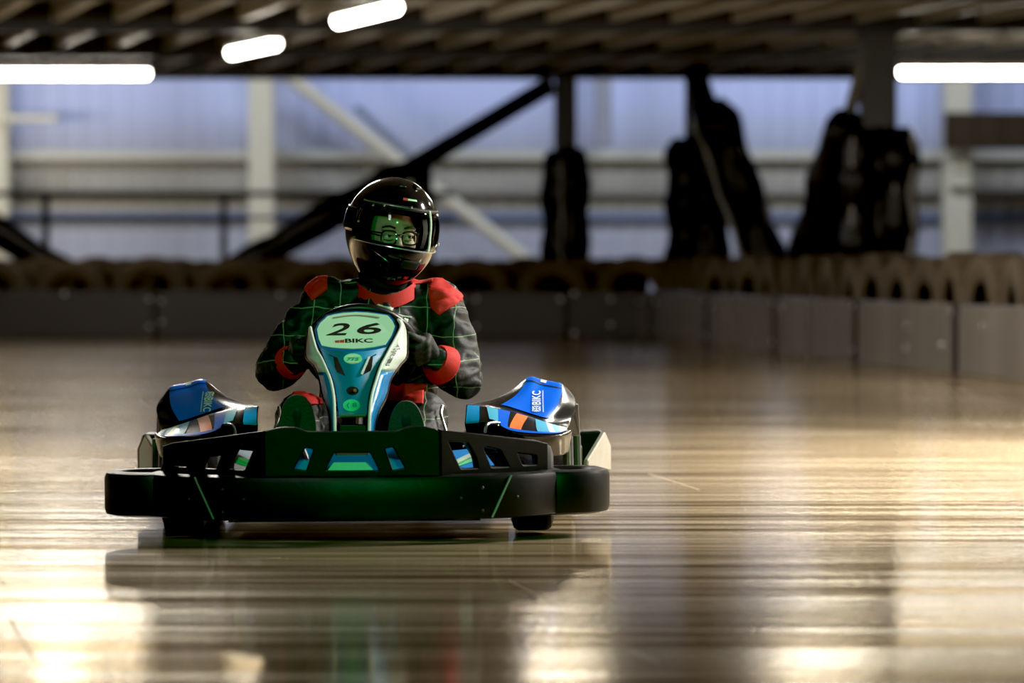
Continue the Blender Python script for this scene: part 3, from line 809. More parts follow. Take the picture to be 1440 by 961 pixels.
for s in (-1, 1):
    pod = pod_patch('sidepod', 0, 4, 0, 10, s, GLOSSY, P_, 0, 32, 80)
    sd = pod.modifiers.new('s', 'SOLIDIFY'); sd.thickness = .004; sd.offset = -1 if s > 0 else -1
    pod_patch('blue_panel', 1.02, 2.98, 5.05, 7.98, s, KBLUE, pod, .003, 14, 20)
    pod_patch('panel_seam', 1.02, 2.98, 7.28, 7.36, s, INK, pod, .0045, 14, 2)
    for (u0, u1, m, nme, sk) in ((.93, 1.35, LBLUE, 'light_blue_stripe', -.1), (1.35, 1.78, KBLUE, 'blue_stripe', -.1), (1.92, 2.26, ORANGE, 'orange_square', .06),
                            (2.55, 2.86, LBLUE, 'light_blue_stripe', -.12), (2.86, 3.06, WHITE, 'white_stripe', -.12), (3.06, 3.4, LBLUE, 'light_blue_stripe', -.12), (3.4, 3.8, WHITE, 'white_stripe', -.1)):
        pod_patch(nme, u0, u1, 2.08, 2.95, s, m, pod, .003, 6, 8, sk)
    pod_patch('blue_edge', 1.5, 3.7, 1.86, 2.08, s, KBLUE, pod, .003, 16, 3)
    pod_patch('inner_panel', .08, .62, 1.5, 3.0, s, mat('inner_blue', (.0, .3, .72), .3, coat=.3), pod, .003, 6, 8)
    # lettering, set upright on the panel
    def proj(u, v):
        p = pod_pt(u, v, 1); q = F/(KY+p.y)
        return 720+(p.x+KX)*q, HOR+(CAM_H-p.z)*q
    def inv(px, py):
        u, v = 2.0, 6.3
        for _ in range(14):
            x0, y0 = proj(u, v); e = .01
            xu, yu = proj(u+e, v); xv, yv = proj(u, v+e)
            a, b_, c, d = (xu-x0)/e, (xv-x0)/e, (yu-y0)/e, (yv-y0)/e
            det = a*d-b_*c; rx, ry = px-x0, py-y0
            if abs(det) < 1e-9: break
            u = min(max(u+max(-.4, min(.4, (d*rx-b_*ry)/det)), .9), 3.2); v = min(max(v+max(-.5, min(.5, (a*ry-c*rx)/det)), 4.8), 8.2)
        return u, v
    def on_panel(px, py, off=.007):
        u, v = inv(px, py); return pod_pt(u, v, s, off)
    LET = mat('white_lettering', (.8, .82, .8), .4)
    if s > 0: xb, xt, y_b, y_e, f0, f1 = 761.5, 748.5, 575.5, 556, 585.5, 576.5
    else:     xb, xt, y_b, y_e, f0, f1 = 739, 727, 562.5, 582, 554, 562
    vs, fs, ar = text_flat('BIKC', bold=.02)
    mesh_obj('lettering', [on_panel(xb+(xt-xb)*b_, y_b+(y_e-y_b)*a) for a, b_ in vs], fs, LET, pod, smooth=False)
    v = []; f = []
    tri = [((.05,.05),(.42,.05),(.42,.30)), ((.05,.14),(.05,.42),(.34,.42)), ((.58,.05),(.95,.05),(.58,.30)), ((.95,.14),(.95,.42),(.66,.42)),
           ((.05,.95),(.42,.95),(.42,.70)), ((.05,.86),(.05,.58),(.34,.58)), ((.58,.95),(.95,.95),(.58,.70)), ((.95,.86),(.95,.58),(.66,.58)),
           ((.46,0),(.54,0),(.54,1)), ((.46,0),(.54,1),(.46,1)), ((0,.46),(1,.46),(1,.54)), ((0,.46),(1,.54),(0,.54))]
    for T in tri:
        b0 = len(v)
        for (a, b) in T: v.append(on_panel(xb+(xt-xb)*b, f0+(f1-f0)*a))
        f.append((b0, b0+1, b0+2))
    mesh_obj('flag_emblem', v, f, LET, pod, smooth=False)
    mb = MB(); rnd = random.Random(3); tcur = f0; sg = -1 if y_e < y_b else 1
    while (tcur - y_e)*sg < 0:
        w_ = rnd.uniform(.8, 2.2)*sg
        mb.add([on_panel(xb+2.2, tcur), on_panel(xb+3.6, tcur), on_panel(xb+3.6, tcur+w_), on_panel(xb+2.2, tcur+w_)], [(0, 1, 2, 3)]); tcur += w_ + .45*sg
    mb.build('small_print', LET, pod, smooth=False)
    pod_patch('top_emblem', 1.78, 2.12, 7.5, 7.82, s, LET, pod, .005, 4, 4)
    # rear wheel guard behind the hump with metal edging
    pg = [K(790, 612, 1.18), K(790, 600, 1.18), K(803, 580, 1.2), K(807, 572, 1.2), K(813, 573, 1.25), K(815, 620, 1.25)]
    pg = [Vector((s*p.x, p.y, p.z)) for p in pg]
    quadpart('wheel_guard', pg, GLOSSY, P_, .006)
    mb = MB(); mb.tube(spline([pg[0], pg[1], pg[2], pg[3]], 5), .004, 6); mb.tube([pg[3], pg[4], pg[5]], .004, 6); mb.build('guard_edge', SILVER if s > 0 else DARKST, P_)
    for px, ly in ((797, .95), (812, 1.1)):
        a = K(px, 617, ly); b = K(px+1, 664, ly)
        mb = MB(); mb.tube([(s*a.x, a.y, a.z), (s*b.x, b.y, b.z)], .012, 8); mb.build('pod_support', mat('green_lit_plastic', (.06, .08, .06), .35), P_)  # black posts, the green light on them put into the colour
    mb = MB(); pts = [K(683, 612, .62), K(686, 601, .63), K(694, 598, .66), K(705, 599, .7)]
    mb.tube(spline([(s*p.x, p.y, p.z) for p in pts], 5), .005, 8); mb.build('nerf_bar', STEEL, P_)
    mb = MB(); pts = [K(628, 610, .6), K(624, 596, .62), K(621, 585, .64), K(623, 574, .66)]
    mb.tube(spline([(s*p.x, p.y, p.z) for p in pts], 5), .005, 8); mb.build('side_strut', STEEL, P_)

# nassau panel (upright front panel with the number)
LYT = [(612, .22), (586, .24), (560, .29), (536, .34), (516, .39), (505, .42), (492, .47), (470, .56), (458, .61), (447, .66), (438, .71), (420, .78)]
def nly(py):
    for (a, la), (b, lb) in zip(LYT, LYT[1:]):
        if b <= py <= a: return la + (lb-la)*(a-py)/(a-b)
    return LYT[0][1] if py > LYT[0][0] else LYT[-1][1]
def nas(px, py, off=0.0): return K(px, py, nly(py)-off)
def poly_nas(name, poly, off, m, parent, thick=.003):
    o = mesh_obj(name, [nas(x, y, off) for x, y in poly], [tuple(range(len(poly)))], m, parent, smooth=False)
    bm = bmesh.new(); bm.from_mesh(o.data); bmesh.ops.triangulate(bm, faces=bm.faces); bm.to_mesh(o.data); bm.free()
    if thick:
        sd = o.modifiers.new('s', 'SOLIDIFY'); sd.thickness = thick; sd.offset = 0
    return o
def strip_nas(name, rows, off, m, parent, thick=.004, offs=None):   # rows: (py, px0, px1, ...)
    v = []; f = []; n = len(rows[0])-1
    for r_ in rows:
        for k, px in enumerate(r_[1:]):
            v.append(nas(px, r_[0], off + (offs[k] if offs else 0)))
    for i in range(len(rows)-1):
        for k in range(n-1): f.append((i*n+k, i*n+k+1, (i+1)*n+k+1, (i+1)*n+k))
    o = mesh_obj(name, v, f, m, parent)
    if thick:
        sd = o.modifiers.new('s', 'SOLIDIFY'); sd.thickness = thick; sd.offset = 0
    return o
def dense(rows, k=4):
    return [tuple(p) for p in spline_rows(rows, k)]
def spline_rows(rows, k):
    out = []; n = len(rows)
    for i in range(n-1):
        a = rows[max(i-1, 0)]; b = rows[i]; c = rows[i+1]; d = rows[min(i+2, n-1)]
        for j in range(k): out.append([cr(a[q], b[q], c[q], d[q], j/k) for q in range(len(b))])
    out.append(list(rows[-1])); return out
nassau = strip_nas('front_panel', dense([(587, 477.5, 516.5), (560, 474.5, 519.5), (536, 470, 526), (516, 461.5, 533), (505, 457, 539), (494, 453, 545), (489, 450, 548)]), 0, NBLUE, P_, .006)
PLATE = [(451.5, 491.5), (447, 481), (444.5, 466), (449, 457), (460.5, 446), (470, 443.5), (485, 441), (503, 440), (521, 441), (537, 443.3), (550, 445.5), (557, 454), (560.5, 462), (556, 475), (546, 491), (530, 494.5), (515, 496.3), (498, 497), (480, 496), (465, 494.5)]
pc = Vector((502, 468))
poly_nas('number_backing', [tuple(pc + (Vector(p)-pc)*1.06) for p in PLATE], -.003, GLOSSY, nassau)
poly_nas('number_border', PLATE, .004, OUTBL, nassau)
poly_nas('number_plate', [tuple(pc + Vector(((Vector(p)-pc).x*.945, (Vector(p)-pc).y*.90)) + Vector((0, -1.2))) for p in PLATE], .008, PLATEW, nassau)
def text_nas(txt, x0, x1, y0, y1, m, off=.012, shear=0., bold=0., name='lettering', dx=0):
    vs, fs, ar = text_flat(txt, shear=shear, bold=bold)
    mesh_obj(name, [nas(x0+(x1-x0)*a + dx*b, y0+(y1-y0)*b, off) for a, b in vs], fs, m, nassau, smooth=False)
text_nas('2', 460, 494, 473.5, 456.3, INK, shear=.3, bold=.018, name='number_two')
text_nas('6', 504, 538, 472, 456.2, INK, shear=.15, bold=.018, name='number_six')
text_nas('BIKC', 487, 526, 484, 478.2, INK, bold=.03)
v = []; f = []
for k, (x0, x1) in enumerate(((473, 479), (479.6, 486))):
    poly_nas('flag_emblem', [(x0, 483.8), (x1, 483.8), (x1, 480.2-.6*k), (x0, 480.8-.6*k)], .012, REDINK, nassau, 0)
arc = [(470+66*t/12, 447.2-4.2*math.sin(math.pi*(t/12*.9+.05))+1.5) for t in range(13)]
poly_nas('arc_print', arc + [(x, y+1.6) for x, y in arc[::-1]], .012, mat('faded_print', (.30, .25, .18), .5), nassau, 0)
def ellipse(cx, cy, a, b, n=24): return [(cx+a*math.cos(2*math.pi*k/n), cy+b*math.sin(2*math.pi*k/n)) for k in range(n)]
poly_nas('oval_sticker', ellipse(498, 507, 13, 7.3), .005, MINT, nassau)
for yy, hw in ((502.5, 8), (511.3, 8)):
    poly_nas('sticker_bar', [(498-hw, yy+1), (498+hw, yy+1), (498+hw*.8, yy-1), (498-hw*.8, yy-1)], .0085, WHITE, nassau, 0)
text_nas('7T5', 489.5, 506.5, 509.2, 505, mat('teal_ink', (.0, .22, .22), .5), .0085, .2, .02)
poly_nas('round_sticker', ellipse(495.5, 572.6, 12, 8.4), .005, mat('green_sticker', (.04, .75, .33), .4), nassau)
text_nas('( 8', 489, 503, 576.5, 568.5, mat('teal_ink', (0, 0, 0)), .0085, 0, .01)
poly_nas('bolt_recess', ellipse(497, 552, 8.7, 5.8), .005, INK, nassau)
poly_nas('bolt', ellipse(500.5, 551.5, 2.2, 2), .009, mat('brass_bolt', (.25, .17, .07), .4), nassau)
poly_nas('vent_slot', [(464, 500.5), (476, 505.5), (487, 531), (475, 525)], .005, INK, nassau)
poly_nas('vent_slot', [(531, 500.5), (521.5, 505), (509.5, 530.5), (522.5, 524)], .005, INK, nassau)
poly_nas('slot_glint', [(522.5, 504), (519.5, 504.5), (508.8, 528), (511.5, 529)], .0095, PIPING, nassau)  # pale strip painted as the highlight along this slot
RIGHT = [(612, 517, 520, 527), (586, 517.5, 521, 530), (560, 520, 524, 542.5), (536, 527, 531, 549), (516, 534, 538, 562), (505, 540, 544, 571.5), (492, 547, 551, 573), (470, 559, 563, 572.5), (460, 563, 566, 570), (452, 559, 562, 566)]
LEFT = [(612, 475, 472, 467), (586, 474, 471.5, 466), (560, 473, 470.5, 457), (536, 469, 466, 452.5), (516, 461, 458, 445), (505, 456, 453, 434.5), (492, 449, 446, 433.5), (470, 442, 440, 436), (462, 440, 438.5, 437)]
for rows, sgn in ((RIGHT, 1), (LEFT, -1)):
    D = dense(rows)
    cut = 527 if sgn > 0 else 527
    up = [r_ for r_ in D if r_[0] <= cut]; lo = [r_ for r_ in D if r_[0] >= cut]
    lo = lo + [up[0]]
    sp = strip_nas('side_panel', [(r_[0], r_[2], r_[3]) for r_ in up], 0, WHITE, nassau, .005, [.012, -.07])
    strip_nas('lower_side_panel', [(r_[0], r_[2], r_[3]) for r_ in lo], 0, mat('side_blue', (.0, .25, .62), .3, coat=.3), nassau, .005, [.012, -.07])
    mb = MB(); mb.tube([nas(r_[2], r_[0], .016) for r_ in D], .0045, 8); mb.build('piping', PIPING, nassau)
    strip_nas('return_edge', [(r_[0], r_[1], r_[2]) for r_ in D], 0, GLOSSY, nassau, .003, [.002, .01])
    # black underside lip
    mb = MB(); mb.tube([nas(r_[3], r_[0], -.085) for r_ in D if r_[0] >= 470], .008, 8); mb.build('rear_lip', GLOSSY, nassau)
    # side print
    vs, fs, ar = text_flat('sanity', bold=.05)
    pts = []
    for a, b in vs:
        if sgn > 0: px = 549.5 + 18*a - 8.5*b; py = 520 - 32*a - 4.2*b
        else: px = 438.5 + 12*a + 5*b; py = 489 + 27*a - 3*b
        for r0, r1 in zip(D, D[1:]):
            if r1[0] <= py <= r0[0]:
                w_ = (r0[0]-py)/max(1e-6, r0[0]-r1[0]); pa = r0[2]+(r1[2]-r0[2])*w_; pb = r0[3]+(r1[3]-r0[3])*w_; break
        t_ = (px-pa)/(pb-pa)
        pts.append(K(px, py, nly(py) - .012 + .082*t_ - .0055))
    mesh_obj('side_lettering', pts, fs, OLIVE, nassau, smooth=False)
mb = MB(); mb.box((-.045, .235, .19), (.035, .26, .325)); mb.build('panel_vent', BLACK, nassau, bevel=.004)
mb = MB(); a = nas(479, 587, .002); b = nas(515, 587, .002); mb.tube([a, b], .005, 8); mb.build('panel_lower_edge', mat('green_edge', (.05, .14, .05), .4), nassau)
mb = MB()
for px in (445, 561):
    mb.tube([nas(px, 462, -.02), (.0 + (px-503)/460*.6, .80, .42)], .006, 8)
mb.build('panel_bracket', DARKST, nassau)

# steering wheel and column
SWC = Vector((-.003, .845, .525)); SWR = .163
tilt = R(38)
e1 = Vector((1, 0, 0)); e2 = Vector((0, -math.sin(tilt), math.cos(tilt))); e3 = e1.cross(e2)
mb = MB(); mb.tube([SWC + e1*SWR*math.cos(2*math.pi*k/40) + e2*SWR*math.sin(2*math.pi*k/40) for k in range(40)], .0145, 10, closed=True)
sw = mb.build('steering_wheel', BLACK, P_)
mb = MB()
for a in (R(0), R(180), R(270)):
    mb.tube([SWC, SWC + (e1*math.cos(a)+e2*math.sin(a))*SWR], .009, 8)
mb.build('spoke', DARKST, sw)
mb = MB(); mb.sphere(SWC, (.035, .03, .035)); mb.build('hub', BLACK, sw)
mb = MB(); mb.tube([SWC, (0, .36, .14)], .011, 8); mb.build('steering_column', STEEL, P_)
# seat, engine, pedals, fuel tank
mb = MB()
secs = []
for (y, z, hw, d) in ((.86, .13, .15, .05), (.98, .075, .18, .10), (1.14, .07, .185, .13), (1.26, .13, .185, .13), (1.33, .28, .185, .10), (1.37, .42, .17, .06), (1.39, .52, .13, .02)):
    row = []
    for k in range(13):
        a = -1 + 2*k/12
        lift = d*abs(a)**2.5
        if y < 1.2: row.append((.02 + a*hw, y, z + lift))
        else: row.append((.02 + a*hw, y - lift*.9, z))
    secs.append(row)
v = [p for r_ in secs for p in r_]; f = []
for i in range(len(secs)-1):
    for k in range(12): f.append((i*13+k, i*13+k+1, i*13+k+14, i*13+k+13))
o = mesh_obj('seat', v, f, GLOSSY, P_); sd = o.modifiers.new('s', 'SOLIDIFY'); sd.thickness = .008
mb = MB(); mb.box((.29, 1.25, .09), (.43, 1.48, .18))
for k in range(5): mb.box((.295, 1.28, .185+.016*k), (.425, 1.45, .192+.016*k))
mb.box((.31, 1.3, .17), (.41, 1.43, .27)); mb.build('engine', DARKST, P_, bevel=.003)
mb = MB(); mb.tube([(.36, 1.26, .2), (.36, 1.16, .2)], .035, 14); mb.build('air_filter', BLACK, P_)
mb = MB(); mb.tube(spline([(.41, 1.40, .22), (.46, 1.46, .24), (.44, 1.56, .2)], 5), .022, 10); mb.build('exhaust', DARKST, P_)
for s, x in ((-1, -.17), (1, .146)):
    mb = MB(); mb.tube(spline([(x+s*.0, .36, .08), (x, .30, .2), (x, .305, .29)], 5), .009, 8); mb.tube([(x-.05, .305, .28), (x+.05, .305, .28)], .009, 8)
    mb.build('pedal', STEEL, P_)
mb = MB(); mb.box((-.10, .56, .07), (.10, .78, .20)); mb.build('fuel_tank', mat('tank_plastic', (.05, .05, .05), .5), P_, bevel=.03)

# ------------------------------------------------------------------- driver
drv = empty('driver', (KX, KY, .004), 'person in black helmet and red-trimmed checked race suit seated in the kart, gripping the wheel', 'person', rot=(0, ROLL, 0))
D_ = drv
V = Vector
SHL, SHR = V((-.115, 1.05, .672)), V((.225, 1.05, .662))
ELL, ELR = V((-.272, .985, .462)), V((.300, .975, .432))
WRL, WRR = V((-.212, .885, .492)), V((.226, .885, .488))
HL, HR = V((-.172, .85, .522)), V((.168, .85, .530))
HIPL, HIPR = V((-.085, 1.13, .205)), V((.125, 1.13, .205))
KNL, KNR = V((-.185, .74, .325)), V((.185, .74, .325))
ANL, ANR = V((-.168, .43, .165)), V((.150, .43, .160))
NECK = V((.068, 1.045, .716)); HEAD = V((.087, 1.0, .896))
# helmet frame: faces towards the camera's right, tipped forward
HM = Matrix.Translation(HEAD) @ Matrix.Rotation(R(29), 4, 'Z') @ Matrix.Rotation(R(7), 4, 'Y') @ Matrix.Rotation(R(9), 4, 'X')

HF = Matrix.Translation(HEAD + V((-.002, .004, -.036))) @ Matrix.Rotation(R(17), 4, 'Z') @ Matrix.Rotation(R(3), 4, 'Y') @ Matrix.Rotation(R(5), 4, 'X')
# the body: one continuous surface from head to feet (mostly inside the clothing)
mb = MB()
mb.limb([V((.02, 1.13, .215)), V((.03, 1.11, .36)), V((.045, 1.08, .52)), V((.055, 1.065, .63))], [.125, .115, .125, .09])
mb.limb([SHL + V((.03, 0, -.02)), V((.055, 1.06, .66)), SHR + V((-.03, 0, -.02))], [.05, .07, .05])
mb.limb([V((.06, 1.06, .68)), NECK, HEAD + V((0, .02, -.06))], [.055, .052, .055])
for sh, el, wr, ha in ((SHL, ELL, WRL, HL), (SHR, ELR, WRR, HR)):
    mb.limb([sh, el, wr, wr + (ha-wr)*.5], [.047, .036, .026, .024])
for hp, kn, an in ((HIPL, KNL, ANL), (HIPR, KNR, ANR)):
    mb.limb([hp, kn, an], [.075, .048, .036])
    mb.limb([an, an + V((0, -.07, .09)), an + V((0, -.075, .16))], [.034, .028, .022])
# head with face, built in head space (x right, -y forward)
hb = MB()
hb.sphere((0, .012, .012), (.074, .092, .108), 24, 18)
hb.sphere((0, -.048, -.052), (.046, .042, .045), 16, 12)      # jaw
hb.tube([(0, -.082, .022), (0, -.100, -.012), (0, -.106, -.022)], [.008, .012, .014], 10); hb.sphere((0, -.104, -.022), (.016, .013, .011))
for s in (-1, 1):
    hb.sphere((s*.038, -.058, -.012), (.026, .024, .024))          # cheeks
    hb.sphere((s*.032, -.072, .040), (.026, .014, .010))           # brow ridge
    hb.sphere((s*.074, .015, .0), (.010, .020, .030))              # ears
    hb.sphere((s*.010, -.097, -.024), (.009, .009, .008))
hb.sphere((0, -.086, -.050), (.022, .010, .006)); hb.sphere((0, -.085, -.058), (.020, .010, .006))   # lips
mb.add([HF @ p for p in hb.v], hb.f)
remesh(mb, 'body', SKIN, D_, .0065, 2)
for s in (-1, 1):
    c = HF @ V((s*.032, -.0735, .018))
    mb = MB(); mb.sphere(c + (HF.to_3x3() @ V((0, .0035, 0))), .0135, 16, 12); ey = mb.build('eye', EYEW, D_)
    mb = MB(); mb.sphere(HF @ V((s*.032+.002, -.0805, .0185)), (.0060, .0045, .0060), 12, 8); mb.build('iris', IRIS, ey)
    mb = MB(); mb.tube(spline([HF @ V((s*.052, -.078, .042)), HF @ V((s*.034, -.089, .048)), HF @ V((s*.014, -.091, .043))], 4), [.003]*9, 6); mb.build('eyebrow', HAIR, D_)
    mb = MB()
    for zz, dz, rr in ((.0255, .003, .0042), (.0075, -.002, .0035)):
        mb.tube(spline([HF @ V((s*.046, -.079, zz-dz)), HF @ V((s*.033, -.0865, zz)), HF @ V((s*.019, -.083, zz-dz))], 4), rr, 8)
    mb.build('eyelid', SKIN, ey)
gl = MB()
for s in (-1, 1):
    gl.tube([HF @ V((s*(.033+.024*(abs(math.cos(t_))**.6)*(1 if math.cos(t_) > 0 else -1)), -.102+.010*abs(math.cos(t_)), .014+.020*(abs(math.sin(t_))**.6)*(1 if math.sin(t_) > 0 else -1)))
             for t_ in [2*math.pi*k/28 for k in range(28)]], .0026, 6, closed=True)
    gl.tube([HF @ V((s*.057, -.094, .026)), HF @ V((s*.076, -.04, .026)), HF @ V((s*.078, .01, .02))], .0025, 6)
gl.tube([HF @ V((-.010, -.104, .022)), HF @ V((0, -.107, .025)), HF @ V((.010, -.104, .022))], .0025, 6)
gl.build('glasses', BLACK, D_)

# race suit
mb = MB()
mb.limb([V((.02, 1.12, .22)), V((.03, 1.09, .34)), V((.045, 1.06, .47)), V((.05, 1.05, .57))], [.165, .155, .160, .150])
for dx in (-.075, .075):
    mb.limb([V((.04+dx*.8, 1.07, .36)), V((.05+dx, 1.05, .53)), V((.052+dx, 1.055, .60))], [.115, .120, .105])
mb.limb([SHL + V((.02, 0, -.01)), V((.055, 1.055, .665)), SHR + V((-.02, 0, -.01))], [.072, .085, .072])
mb.limb([V((.06, 1.05, .66)), NECK + V((0, 0, -.02))], [.095, .07])
for sh, el, wr in ((SHL, ELL, WRL), (SHR, ELR, WRR)):
    m1 = sh*.5 + el*.5 + V((.012 if el.x > 0 else -.012, 0, .0))
    m2 = el*.5 + wr*.5
    mb.limb([sh, m1, el], [.076, .070, .064])
    mb.limb([el, m2, wr], [.064, .060, .046])
for hp, kn, an in ((HIPL, KNL, ANL), (HIPR, KNR, ANR)):
    mb.limb([hp, hp*.5+kn*.5, kn], [.115, .095, .075])
    mb.limb([kn, kn*.5+an*.5, an], [.075, .066, .052])
suit = remesh(mb, 'race_suit', SUIT, D_, .0085, 8, .008, .072)

def cut_patch(name, poly, ymax, off, m, thick=.004, parent=None):   # piece of the suit inside a convex outline (x, z)
    bm = bmesh.new(); bm.from_mesh(suit.data)
    bm.normal_update()
    c = sum((Vector(p) for p in poly), Vector((0, 0)))/len(poly)
    for i in range(len(poly)):
        a = Vector(poly[i]); b = Vector(poly[(i+1) % len(poly)]); d = b-a; n = Vector((d.y, -d.x))
        if n.dot(c-a) > 0: n = -n
        geom = bm.verts[:]+bm.edges[:]+bm.faces[:]
        bmesh.ops.bisect_plane(bm, geom=geom, plane_co=(a.x, 0, a.y), plane_no=(n.x, 0, n.y), clear_outer=True)
    bmesh.ops.bisect_plane(bm, geom=bm.verts[:]+bm.edges[:]+bm.faces[:], plane_co=(0, ymax, 0), plane_no=(0, 1, 0), clear_outer=True)
    bm.normal_update()
    for v_ in bm.verts: v_.co += v_.normal*off
    o = bm_obj(name, bm, m, parent or suit, True, 60)
    sd = o.modifiers.new('s', 'SOLIDIFY'); sd.thickness = thick; sd.offset = 0
    return o
def kz(px, py, ly=1.0):
    p = K(px, py, ly); return (p.x, p.z)
cut_patch('shoulder_patch', [kz(608, 392), kz(624, 396), kz(652, 418), kz(650, 426), kz(620, 446), kz(609, 436), kz(605, 415)], 1.12, .003, REDCL)
cut_patch('shoulder_patch', [kz(425, 392), kz(461, 384), kz(463, 409), kz(442, 425), kz(432, 412)], 1.12, .003, REDCL)
cut_patch('shoulder_piping', [kz(575, 385), kz(610, 390), kz(612, 401), kz(580, 403)], 1.08, .003, REDCL)
cut_patch('waist_band', [kz(420, 541), kz(600, 541), kz(600, 566), kz(420, 566)], 1.06, .003, REDCL)
WPR = mat('white_print', (.65, .68, .62), .5)
for poly in ([(471, 433), (528, 434.5), (528, 437), (475, 437)], [(533, 430), (555, 436), (553, 440), (531, 434)], [(530, 436), (546, 441), (545, 446), (528, 441)], [(561, 444), (580, 448), (580, 450), (560, 446.5)], [(562, 448), (568, 449), (567, 455), (561, 454)], [(570, 450), (576, 451), (575, 456), (569, 455)]):
    cut_patch('chest_print', [kz(x, y, .93) for x, y in poly], 1.0, .0025, WPR, .001)
# collar
v = []; f = []; n = 40
for i, (dz, k) in enumerate(((-.03, 1.12), (-.012, 1.05), (.006, 1.0), (.012, .97), (.006, .93), (-.02, .95))):
    for j in range(n):
        a = 2*math.pi*j/n
        dip = -.040*max(0, -math.sin(a))**2
        v.append(NECK + V((math.cos(a)*.093*k, math.sin(a)*.090*k - .012, dz + dip + .004)))
for i in range(5):
    for j in range(n): f.append((i*n+j, i*n+(j+1) % n, (i+1)*n+(j+1) % n, (i+1)*n+j))
mesh_obj('collar', v, f, REDCL, suit)
# cuffs, gloves
def ring_sleeve(name, a, b, r0, r1, m, parent):
    mb = MB(); a = V(a); b = V(b)
    pts = [a, a*.85+b*.15, a*.5+b*.5, a*.15+b*.85, b]
    mb.tube(pts, [r0*.92, r0, (r0+r1)/2*1.03, r1, r1*.9], 20); return mb.build(name, m, parent)
def hand(H, wr, sgn):
    """glove closed round the rim of the wheel; sgn +1 for the hand at the right of the picture"""
    rel = H - SWC; ang = math.atan2(rel.dot(e2), rel.dot(e1))
    rad_ = e1*math.cos(ang)+e2*math.sin(ang); tan_ = -e1*math.sin(ang)+e2*math.cos(ang)
    if sgn < 0: tan_ = -tan_
    fr = -e3 if (-e3).y < 0 else e3         # towards the camera
    C = SWC + rad_*SWR
    out = rad_
    mb = MB()
    pal = C + out*.034 + fr*(-.012)
    # palm
    for k in (-1.5, -.5, .5, 1.5):
        mb.limb([wr + tan_*k*.006, pal + tan_*k*.018 - fr*.004, C + out*.032 + tan_*k*.020 + fr*.012], [.024, .021, .0165])
    lens = [.92, 1.0, .97, .82]
    for k in range(4):
        c = C + tan_*(k-1.5)*-.0215
        rr = .0115 if k else .0118
        R_ = .0145 + rr*.9
        pts = []
        for a in (-5, 45, 95, 150, 205):
            aa = R(a*lens[k] + 0)
            pts.append(c + out*math.cos(aa)*(R_+.004) + fr*math.sin(aa)*(R_+.004))
        pts[0] = c + out*.034 + fr*.010
        mb.limb(pts, [.0125, .0118, .0112, .0104, .0094], 10)
    # thumb leaves the side of the palm and lies along the inner rim
    up = tan_
    mb.limb([pal + up*.022 + out*-.002, C + up*.048 + out*.014 + fr*.012, C + up*.068 - out*.006 + fr*.020, C + up*.078 - out*.024 + fr*.018], [.0165, .0135, .0122, .0098], 10)
    return remesh(mb, 'glove', GLOVE, D_, .0034, 3)
for H, wr, el, sgn in ((HL, WRL, ELL, -1), (HR, WRR, ELR, 1)):
    d = (el-wr).normalized()
    hand(H, wr - d*.012, sgn)
    ring_sleeve('cuff', wr - d*.014, wr + d*(.040 if sgn > 0 else .026), .052 if sgn > 0 else .047, .064 if sgn > 0 else .053, REDCL, suit)
# shoes with soles towards the camera
for x, an, top, hw in ((-.17, ANL, .408, .057), (.146, ANR, .388, .056)):
    z0 = .115; zc = (z0+top)/2; hl = (top-z0)/2
    v = []; f = []
    y0 = .345
    n = 32
    out = []
    for k in range(n):
        a = 2*math.pi*k/n
        zz = math.sin(a); wv = hw*(1 + .06*zz) * (1-.16*math.exp(-((zz+.15)/.35)**2))
        out.append((x + wv*math.copysign(abs(math.cos(a))**.85, math.cos(a)), zc + hl*zz))
    lean = lambda z: y0 - .05*(z-z0)/(top-z0) + .01
    rings = [(1.0, 0), (1.02, .008), (1.0, .02)]
    for sc, dy in rings:
        for (px_, pz_) in out: v.append((x+(px_-x)*sc, lean(pz_)+dy, zc+(pz_-zc)*sc))
    for i in range(2):
        for k in range(n): f.append((i*n+k, i*n+(k+1) % n, (i+1)*n+(k+1) % n, (i+1)*n+k))
    f.append(tuple(range(n))[::-1]); f.append(tuple(2*n+k for k in range(n)))
    so = mesh_obj('sole', v, f, SOLE, None, angle=50)
    mb = MB()
    mb.limb([V((x, .385, z0+.045)), V((x, .375, zc)), V((x, .345, top-.045))], [.046, .043, .036])
    mb.limb([V((x, .39, z0+.06)), an + V((0, 0, .0)), an+V((0, .04, .03))], [.045, .047, .05])
    sh = remesh(mb, 'shoe', SHOE, D_, .007, 5); so.parent = sh

# helmet -------------------------------------------------------------
def hel(az, elv, k=1.0):
    """surface point of the helmet in its own space; az 0 is straight ahead (-y)"""
    ca, sa = math.cos(az), math.sin(az); ce, se = math.cos(elv), math.sin(elv)
    rx, ry, rz = .140, .158, .157
    p = V((rx*ce*sa, -ry*ce*ca, rz*se))
    front = max(0, ca)**1.5
    if elv < 0:
        low = -se
        p.y -= .030*front*min(1, low*2.2)*(1-.5*max(0, low-.55))
        p.x *= 1 - .07*low**1.6
        p.y *= 1 - .06*low**2
        p.z *= 1.0 + .19*low
    return V((p.x*k, p.y*k, p.z*k))
EL_TOP, EL_BOT, AZ = R(27), R(-13), R(80)
els = [R(-70 + (57)*i/14) for i in range(15)] + [R(-13+40*i/10) for i in range(1, 11)] + [R(27+63*i/14) for i in range(1, 15)]
nA = 72; azs = [2*math.pi*k/nA - math.pi for k in range(nA)]
v = [HM @ hel(a, e) for e in els for a in azs]; f = []
